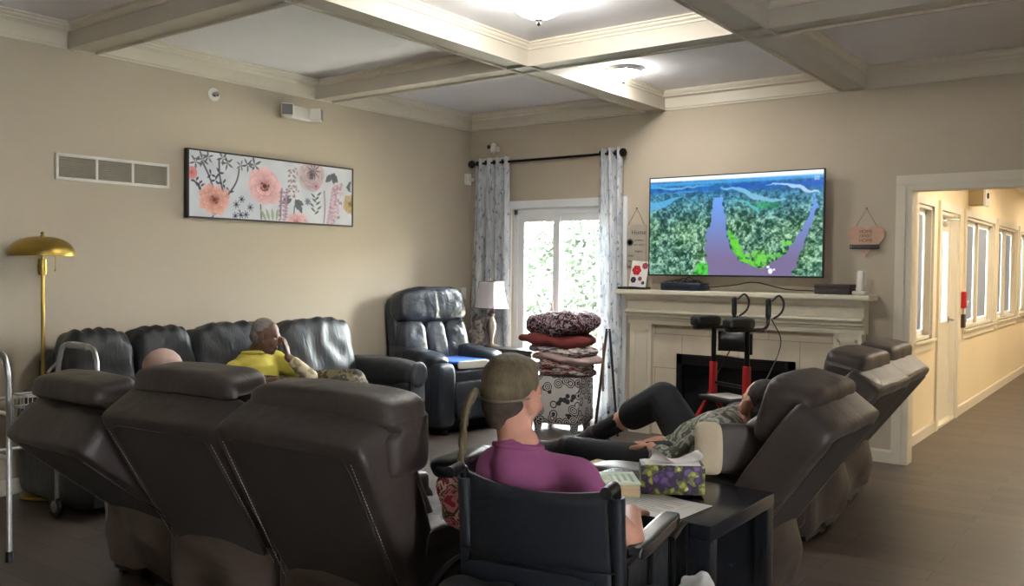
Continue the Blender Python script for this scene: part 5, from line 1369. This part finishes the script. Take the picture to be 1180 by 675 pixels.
def basis(face, up=(0, 0, 1)):
    f = Vector(face).normalized(); u = Vector(up); r = f.cross(u).normalized(); u = r.cross(f)
    return Matrix((r, f, u)).transposed()           # columns: right, forward, up
def head(m, c, B, s=1.0, nose=1.0, jaw=1.0):
    """adds head shapes to m; local axes x right, y forward, z up; c = centre of the skull. material 0 skin, 1 lips, 2 eye, 3 iris"""
    c = Vector(c); P = lambda x, y, z: c + B @ (Vector((x, y, z)) * s)
    def E(x, y, z, rx, ry, rz, mat=0, rot=None): m.ell(P(x, y, z), (rx * s, ry * s, rz * s), B @ rot if rot is not None else B, m=mat)
    E(0, -.012, .025, .076, .094, .088); E(0, .012, -.03, .066, .078, .082); E(0, .036, -.085, .046 * jaw, .048, .032); E(0, .060, -.098, .022, .022, .020)
    E(.03, .058, -.03, .034, .030, .034); E(-.03, .058, -.03, .034, .030, .034); E(0, .070, .022, .052, .020, .016)
    m.cap(P(0, .084, .012), P(0, .104 * nose, -.030), .009 * s, .0145 * s); E(.011, .092, -.036, .010, .011, .009); E(-.011, .092, -.036, .010, .011, .009)
    E(0, .084, -.060, .022, .012, .007, 1); E(0, .082, -.070, .019, .012, .008, 1)
    for sx in (-1, 1):
        E(sx * .031, .074, -.002, .0125, .011, .0095, 2); E(sx * .031, .0835, -.002, .0055, .004, .0055, 3); E(sx * .031, .078, .010, .017, .012, .0055)
        E(sx * .083, -.010, -.012, .012, .022, .034, 0, RZ(sx * -22)); E(sx * .079, .002, -.038, .010, .012, .012)
def hand(m, wrist, d, palm_n, s=1.0, curl=.35, side=1, mat=0):
    """five-fingered hand: d fingers' direction, palm_n direction the palm faces, side +1 puts the thumb along d x palm_n"""
    d = Vector(d).normalized(); n = Vector(palm_n); n = (n - d * n.dot(d)).normalized(); t = d.cross(n) * side; w = Vector(wrist)
    m.cap(w + d * .015 * s + t * .018 * s, w + d * .078 * s + t * .026 * s, .017 * s, .014 * s, m=mat); m.cap(w + d * .015 * s - t * .014 * s, w + d * .076 * s - t * .026 * s, .017 * s, .013 * s, m=mat)
    m.cap(w + d * .01 * s, w + d * .08 * s, .018 * s, .014 * s, m=mat)
    for k, (off, L) in enumerate(((.033, .068), (.011, .078), (-.011, .072), (-.032, .056))):
        p = w + d * .085 * s + t * off * s; a = curl * .6 + .06 * k; q = d * math.cos(a) + n * math.sin(a)
        p1 = p + q * L * .45 * s; a2 = a + curl; q2 = d * math.cos(a2) + n * math.sin(a2); p2 = p1 + q2 * L * .32 * s; a3 = a2 + curl * .8; q3 = d * math.cos(a3) + n * math.sin(a3); p3 = p2 + q3 * L * .24 * s
        m.cap(p - d * .02 * s, p1, .0098 * s, .0088 * s, seg=10, m=mat); m.cap(p1, p2, .0088 * s, .008 * s, seg=10, m=mat); m.cap(p2, p3, .008 * s, .007 * s, seg=10, m=mat)
    b = w + d * .022 * s + t * .03 * s; e1 = b + (d * .6 + t * .75 + n * .15).normalized() * .042 * s; e2 = e1 + (d * .85 + t * .35 + n * .35).normalized() * .032 * s
    m.cap(w + d * .02 * s + t * .012 * s, b, .017 * s, .014 * s, m=mat); m.cap(b, e1, .014 * s, .0105 * s, seg=10, m=mat); m.cap(e1, e2, .0105 * s, .0085 * s, seg=10, m=mat)
def foot(m, ankle, fwd, up, s=1.0, r=.0, mat=0):
    a = Vector(ankle); f = Vector(fwd).normalized(); u = Vector(up); u = (u - f * u.dot(f)).normalized()
    m.cap(a, a - u * .05 * s - f * .04 * s, .042 * s + r, .036 * s + r, m=mat); m.cap(a - u * .045 * s - f * .04 * s, a - u * .055 * s + f * .12 * s, .036 * s + r, .034 * s + r, m=mat); m.cap(a - u * .01 * s, a - u * .05 * s + f * .10 * s, .036 * s + r, .030 * s + r, m=mat); m.cap(a - u * .055 * s + f * .11 * s, a - u * .060 * s + f * .17 * s, .038 * s + r, .028 * s + r, m=mat)
def limb(m, pts, rs, mat=0, grow=0.0):
    for k in range(len(pts) - 1): m.cap(pts[k], pts[k + 1], rs[k] + grow, rs[k + 1] + grow, m=mat)

# ---- woman in the wheelchair (local frame of the wheelchair)
o = thing('person', 'person in pink T-shirt with a long thin braid seated in the wheelchair', 'person', (WCX, WCY, 0), math.radians(WTH))
V = Vector
hipL, hipR = V((-.095, -.06, .57)), V((.095, -.06, .57)); kL, kR = V((-.11, .30, .545)), V((.11, .30, .545)); aL, aR = V((-.12, .45, .20)), V((.12, .45, .20))
chest = V((-.055, -.085, .77)); nb = V((-.125, -.10, .925)); hc = V((-.16, -.06, 1.095))
shL, shR = V((-.19, -.085, .868)), V((.055, -.085, .858)); eL, eR = V((-.25, .03, .70)), V((.215, -.06, .70)); wL, wR = V((-.14, .22, .70)), V((.13, .18, .715))
Bh = basis(RZ(-9) @ V((.05, 1, -.10)), up=(.08, .1, 1))
m = MB()
def trunk(m, g=0.0, mat=0, cut=False):
    m.ell((0, -.05, .60), (.165 + g, .125 + g, .115 + g), m=mat); m.ell((-.02, -.07, .70), (.150 + g, .115 + g, .14 + g), m=mat); m.ell(chest, (.150 + g, .115 + g, .13 + g), m=mat)
    m.cap(shL, shR, .062 + g, .062 + g, m=mat); m.ell((-.075, -.095, .86), (.13 + g, .085 + g, .065 + g), m=mat)
trunk(m); m.cap(nb, hc + V((.01, -.035, -.05)), .056, .052); m.cap(nb + V((.0, .0, -.03)), nb + V((.01, 0, .03)), .075, .055)
head(m, hc, Bh, 1.0)
limb(m, [shL, eL, wL], [.05, .042, .028]); limb(m, [shR, eR, wR], [.05, .044, .029])
hand(m, wL, (.5, .8, -.1), (0, 0, -1), .95, .35, 1); hand(m, wR, (-.5, .8, -.1), (0, 0, -1), .95, .35, -1)
limb(m, [hipL, kL, aL], [.085, .062, .042]); limb(m, [hipR, kR, aR], [.085, .062, .042]); foot(m, aL, (0, 1, 0), (0, 0, 1)); foot(m, aR, (0, 1, 0), (0, 0, 1))
fused('body', m, [M_skinL, M_lip, M_eye, M_iris], o, voxel=.0065)
c = MB(); trunk(c, .014); limb(c, [shL, shL + (eL - shL) * .5], [.062, .064]); limb(c, [shR, shR + (eR - shR) * .42], [.062, .064]); c.ell((-.105, -.098, .905), (.105, .085, .045)); c.cap((-.12, -.10, .905), (-.125, -.097, .935), .088, .070)
M_pinkT = plain('pink_jersey', srgb(146, 84, 124), rough=.9, var=.06, nscale=8, bump=.35, bscale=14, spec=.15)
fused('t_shirt', c, M_pinkT, o, voxel=.008, smooth_it=5)
rg_ = MB(); rg_.tube([V((-.128, -.092, .948)) + V((.070 * math.cos(q), .070 * math.sin(q), .012 * math.sin(q + PI))) for q in [2 * PI * k / 28 for k in range(28)]], .0095, seg=8, closed=True); obj('collar', rg_, M_pinkT, o)
c = MB(); limb(c, [hipL, kL, aL], [.10, .078, .06]); limb(c, [hipR, kR, aR], [.10, .078, .06]); c.ell((0, -.05, .60), (.182, .142, .10))
fused('trousers', c, plain('grey_trousers', srgb(110, 108, 112), rough=.9), o, voxel=.011)
for a_ in (aL, aR):
    s = MB(); foot(s, a_, (0, 1, 0), (0, 0, 1), 1.02, .008); fused('shoe', s, plain('white_shoe', srgb(210, 208, 204), rough=.6), o, voxel=.008)
# hair: cap, nape and thin braid
M_hair = plain('ash_brown_hair', srgb(98, 86, 66), rough=.55, var=.28, nscale=26, stretch=(3, 3, .6), bump=.4, bscale=90, spec=.3)
h = MB(); P = lambda x, y, z: hc + Bh @ (V((x, y, z)) * 1.0)
h.ell(P(0, -.026, .043), (.085, .094, .084), Bh); h.ell(P(0, -.055, .012), (.074, .066, .062), Bh); h.ell(P(0, .005, .085), (.066, .066, .034), Bh)
hr = fused('hair', h, M_hair, o, voxel=.006)
h2 = MB(); h2.ell(P(0, -.048, -.028), (.0705, .060, .062), Bh); h2.ell(P(0, -.062, -.07), (.045, .035, .035), Bh); fused('nape_hair', h2, plain('dark_nape_hair', srgb(66, 52, 44), rough=.7, var=.25, nscale=40, bump=.4, bscale=120), hr, voxel=.006)
hb = MB(); hb.tube([P(.080 * math.cos(q), -.022 - .098 * abs(math.sin(q)) ** .8, .0 - .018 * math.sin(q)) for q in [PI * k / 16 for k in range(17)]], .0032, seg=6)
obj('hair_tie_line', hb, plain('hair_band', srgb(122, 112, 92), rough=.6), hr)
b0 = P(-.055, -.115, .0); br = MB(); pth = smoothpath([b0, b0 + V((-.018, -.02, -.05)), b0 + V((-.026, -.025, -.13)), b0 + V((-.03, -.03, -.22)), b0 + V((-.022, -.032, -.30))], 10)
for k in range(len(pth) - 1):
    r = .0125 * (1 - .45 * k / len(pth)); off = V((math.sin(k * 1.3) * .005, 0, 0)); br.cap(pth[k] + off, pth[k + 1] - off, r, r, seg=8)
fused('braid', br, M_hair, hr, voxel=.005, smooth_it=1)

# ---- man in the yellow polo on the sofa (world frame through an empty at his seat)
base = V((.55, -3.0, 0))
o = thing('person', 'person in yellow polo shirt on the sofa resting cheek on hand', 'person', base, 0)
W = lambda x, y, z: V((x, y, z)) - base
hipL, hipR = W(.50, -2.92, .57), W(.50, -3.13, .57); kL, kR = W(.98, -2.56, .615), W(1.04, -2.84, .56); aL, aR = W(1.06, -2.45, .12), W(1.12, -2.80, .12)
hc = W(.545, -3.035, .955); nb = W(.46, -3.07, .815); shL, shR = W(.47, -2.89, .755), W(.42, -3.25, .70)
eL = W(.80, -2.83, .655); wL = W(.685, -2.945, .80); eR = W(.62, -3.33, .60); wR = W(.83, -3.18, .66)
fdir = V((.80, .60, -.22)); Bm = basis(fdir)
m = MB()
def trunk2(m, g=0.0):
    m.ell(W(.48, -3.03, .585), (.15 + g, .175 + g, .10 + g)); m.ell(W(.46, -3.05, .68), (.13 + g, .165 + g, .13 + g)); m.cap(shL, shR, .065 + g, .065 + g); m.ell(W(.45, -3.06, .76), (.105 + g, .155 + g, .07 + g))
trunk2(m); m.cap(nb, hc + Bm @ V((0, -.02, -.06)), .062, .058); head(m, hc, Bm, 1.10)
limb(m, [shL, eL, wL], [.052, .043, .030]); limb(m, [shR, eR, wR], [.054, .044, .030])
hand(m, wL, (-.22, -.02, .97), (-.75, -.55, .0), 1.0, .22, -1); hand(m, wR, (.85, .4, -.1), (0, 0, -1), 1.0, .3, 1)
limb(m, [hipL, kL, aL], [.09, .065, .045]); limb(m, [hipR, kR, aR], [.09, .065, .045]); foot(m, aL, (1, .25, 0), (0, 0, 1)); foot(m, aR, (1, .1, 0), (0, 0, 1))
fused('body', m, [M_skinD, M_lipD, M_eye, M_iris], o, voxel=.0065)
M_yel = plain('yellow_pique', srgb(214, 200, 96), rough=.9, var=.05, bump=.3, bscale=16, spec=.15)
c = MB(); trunk2(c, .016); limb(c, [shL, shL + (eL - shL) * .6], [.072, .072]); limb(c, [shR, shR + (eR - shR) * .62], [.072, .074])
sh_ = fused('polo_shirt', c, M_yel, o, voxel=.008, smooth_it=5)
cc = MB(); cc.tube([nb + V((.085 * math.cos(q), .09 * math.sin(q), .012 + .012 * math.sin(q + 2.2))) for q in [2 * PI * k / 24 for k in range(24)]], .013, seg=8, closed=True); obj('collar', cc, M_yel, sh_)
M_lit_forearm = camo('window_lit_forearm', [srgb(190, 176, 140), srgb(214, 204, 176), srgb(160, 148, 120)], scale=20, interp='LINEAR')  # no garment: pale tones paint window light on his bare left forearm
c = MB(); limb(c, [eL + (shL - eL) * .45, eL, eL + (wL - eL) * .72], [.062, .054, .044]); fused('cover_tube', c, M_lit_forearm, o, voxel=.008)  # shell over the bare forearm that carries the painted light
M_khaki = camo('khaki_camouflage', [srgb(84, 76, 58), srgb(112, 102, 78), srgb(66, 60, 48), srgb(128, 116, 90)], scale=9)
c = MB(); limb(c, [hipL, kL, aL + V((0, 0, .05))], [.11, .088, .062]); limb(c, [hipR, kR, aR + V((0, 0, .05))], [.11, .088, .062]); c.ell(W(.48, -3.03, .575), (.165, .19, .095)); c.ell((kL + kR) / 2 + V((-.05, .08, -.01)), (.17, .17, .10))
fused('trousers', c, M_khaki, o, voxel=.010)
for a_ in (aL, aR):
    s = MB(); foot(s, a_ - V((0, 0, .02)), (1, .2, 0), (0, 0, 1), 1.0, .008); fused('shoe', s, M_black, o, voxel=.008)
h = MB(); P = lambda x, y, z: hc + Bm @ (V((x, y, z)) * 1.10); h.ell(P(0, -.022, .038), (.083, .096, .090), Bm); h.ell(P(0, -.045, -.012), (.079, .070, .068), Bm)
fused('hair', h, plain('short_grey_hair', srgb(128, 120, 116), rough=.9, var=.2, nscale=40, bump=.4, bscale=200), o, voxel=.006)

# ---- bald head above the near row (seated in the tilted recliner, frame of r1)
o = thing('person', 'person with pink bald head showing above the middle recliner top', 'person', r1.location, r1.rotation_euler.z)
m = MB(); hc = V((-.14, -.12, .955)); Bm = basis((.15, 1, -.25), up=(-.12, 0, 1))
hipL, hipR = V((-.1, .02, .60)), V((.09, .02, .60)); kL, kR = V((-.12, .44, .60)), V((.12, .44, .60)); aL, aR = V((-.12, .56, .13)), V((.12, .56, .13)); shL, shR = V((-.26, -.07, .80)), V((.10, -.07, .81)); eL, eR = V((-.27, .08, .68)), V((.20, .08, .70)); wL, wR = V((-.15, .30, .70)), V((.13, .30, .70))
def trunk3(m, g=0.0):
    m.ell((0, .0, .62), (.16 + g, .12 + g, .11 + g)); m.ell((-.03, -.03, .73), (.16 + g, .115 + g, .14 + g)); m.cap(shL, shR, .065 + g, .065 + g); m.ell((-.07, -.06, .78), (.15 + g, .1 + g, .08 + g))
trunk3(m); m.cap(V((-.10, -.09, .84)), hc + V((0, -.02, -.05)), .06, .055); head(m, hc, Bm, 1.04)
limb(m, [shL, eL, wL], [.05, .042, .029]); limb(m, [shR, eR, wR], [.05, .042, .029]); hand(m, wL, (.5, .8, -.1), (0, 0, -1), 1, .35, 1); hand(m, wR, (-.5, .8, -.1), (0, 0, -1), 1, .35, -1)
limb(m, [hipL, kL, aL], [.085, .063, .044]); limb(m, [hipR, kR, aR], [.085, .063, .044]); foot(m, aL, (0, 1, 0), (0, 0, 1)); foot(m, aR, (0, 1, 0), (0, 0, 1))
fused('body', m, [M_skinP, M_lip, M_eye, M_iris], o, voxel=.007)
c = MB(); trunk3(c, .016); limb(c, [shL, eL, wL], [.066, .058, .046]); limb(c, [shR, eR, wR], [.066, .058, .046]); fused('shirt', c, plain('grey_shirt', srgb(120, 122, 130), rough=.9), o, voxel=.010)
c = MB(); limb(c, [hipL, kL, aL], [.10, .078, .058]); limb(c, [hipR, kR, aR], [.10, .078, .058]); c.ell((0, .0, .60), (.175, .14, .09)); fused('trousers', c, plain('dark_trousers', srgb(50, 50, 58), rough=.9), o, voxel=.012)

# ---- man lying back in the recliner by the side table (frame of q1: y = facing, x = far side)
o = thing('person', 'person in grey camouflage shirt and black shorts lying back with one knee up', 'person', q1.location, q1.rotation_euler.z)
qi = Matrix.Rotation(-q1.rotation_euler.z, 3, 'Z')
Q = lambda x, y, z: V((x, y, z))
hc = Q(.0, -.265, .895); Bm = basis((.55, .80, .08), up=(0, -.35, 1))
hipL, hipR = Q(-.10, .08, .63), Q(.10, .08, .63)
kR = Q(.20, .30, .85); aR = Q(.20, .68, .63); kL = Q(-.04, .36, .60); aL = Q(-.0, .72, .60)
shL, shR = Q(-.19, -.14, .775), Q(.19, -.14, .775); eL, eR = Q(-.24, .04, .64), Q(.25, .04, .64); wL, wR = Q(-.10, .20, .67), Q(.10, .20, .68)
m = MB()
def trunk4(m, g=0.0):
    m.ell(Q(0, .06, .635), (.165 + g, .14 + g, .10 + g)); m.ell(Q(0, -.02, .70), (.17 + g, .14 + g, .105 + g)); m.ell(Q(0, -.08, .745), (.165 + g, .13 + g, .095 + g)); m.cap(shL, shR, .065 + g, .065 + g); m.cap(Q(-.08, -.13, .79), Q(.08, -.13, .79), .075 + g, .075 + g)
trunk4(m); m.cap(Q(0, -.17, .80), hc + Bm @ V((0, -.02, -.06)), .062, .056); head(m, hc, Bm, 1.06)
limb(m, [shL, eL, wL], [.05, .043, .030]); limb(m, [shR, eR, wR], [.05, .043, .030]); hand(m, wL, (.6, .7, .1), (0, 0, -1), 1, .35, 1); hand(m, wR, (-.7, .6, .0), (0, 0, -1), 1, .35, -1)
limb(m, [hipL, kL, aL], [.085, .060, .043]); limb(m, [hipR, kR, aR], [.085, .060, .043]); foot(m, aL, (.1, 1, .15), (0, -.2, 1), 1.0); foot(m, aR, (-.1, 1, -.05), (0, .1, 1), 1.0)
fused('body', m, [M_skinL, M_lip, M_eye, M_iris], o, voxel=.0065)
M_camo = camo('grey_green_camouflage', [srgb(126, 130, 112), srgb(164, 164, 152), srgb(92, 96, 84), srgb(150, 148, 142), srgb(112, 112, 106)], scale=11)
c = MB(); trunk4(c, .018); limb(c, [shL, eL, eL + (wL - eL) * .5], [.072, .066, .055]); limb(c, [shR, eR, eR + (wR - eR) * .5], [.072, .066, .055]); fused('shirt', c, M_camo, o, voxel=.008, smooth_it=4)
M_blk = plain('black_cloth', srgb(24, 26, 32), rough=.85, var=.15, bump=.2, bscale=30)
c = MB(); limb(c, [hipR, kR, kR + (aR - kR) * .42], [.10, .084, .078]); limb(c, [hipL, kL, aL + (kL - aL) * .10], [.095, .066, .052]); c.ell(Q(0, .06, .63), (.18, .155, .10)); fused('shorts', c, M_blk, o, voxel=.009)
c = MB(); limb(c, [kR + (aR - kR) * .62, aR], [.050, .047]); fused('sock', c, M_blk, o, voxel=.008)
for a_, f_, u_ in ((aL, (.1, 1, .15), (0, -.2, 1)), (aR, (-.1, 1, -.05), (0, .1, 1))):
    s = MB(); foot(s, a_, f_, u_, 1.03, .009); so = fused('shoe', s, plain('dark_shoe', srgb(48, 46, 50), rough=.6), o, voxel=.008)
    A = V(a_); F = V(f_).normalized(); U = V(u_); U = (U - F * U.dot(F)).normalized()
    obj('sole', MB().cap(A - U * .105 - F * .04, A - U * .108 + F * .17, .022, .020), plain('pale_sole', srgb(186, 178, 172), rough=.7), so)
h = MB(); P = lambda x, y, z: hc + Bm @ (V((x, y, z)) * 1.06); h.ell(P(0, -.022, .034), (.082, .096, .087), Bm); h.ell(P(0, -.048, -.02), (.076, .068, .066), Bm)
fused('hair', h, plain('dark_grey_hair', srgb(58, 52, 50), rough=.85, var=.25, nscale=40, bump=.5, bscale=160), o, voxel=.006)
# cloth over his lap
tl = q1.matrix_basis @ V((-.05, .40, .60))
o = thing('lap_towel', 'folded cream towel on the footrest under his legs', 'towel', (3.88, -3.60, .545), 0)
obj('cloth', MB().sbox((0, 0, .018), (.28, .34, .036), e=4, n=14, wr=.012, wf=10), plain('cream_towel', srgb(208, 192, 164), rough=.95, var=.05, bump=.3, bscale=90), o)
# ------------------------------------------------------------------ view
SC.view_settings.view_transform = 'Standard'; SC.view_settings.look = 'None'
SC.view_settings.exposure = 1.45; SC.view_settings.gamma = 1.0
SC.view_settings.use_curve_mapping = False
SC.cycles.use_denoising = True
SC.cycles.max_bounces = 8; SC.cycles.diffuse_bounces = 5; SC.cycles.glossy_bounces = 3; SC.cycles.transparent_max_bounces = 8
SC.cycles.sample_clamp_indirect = 6.0
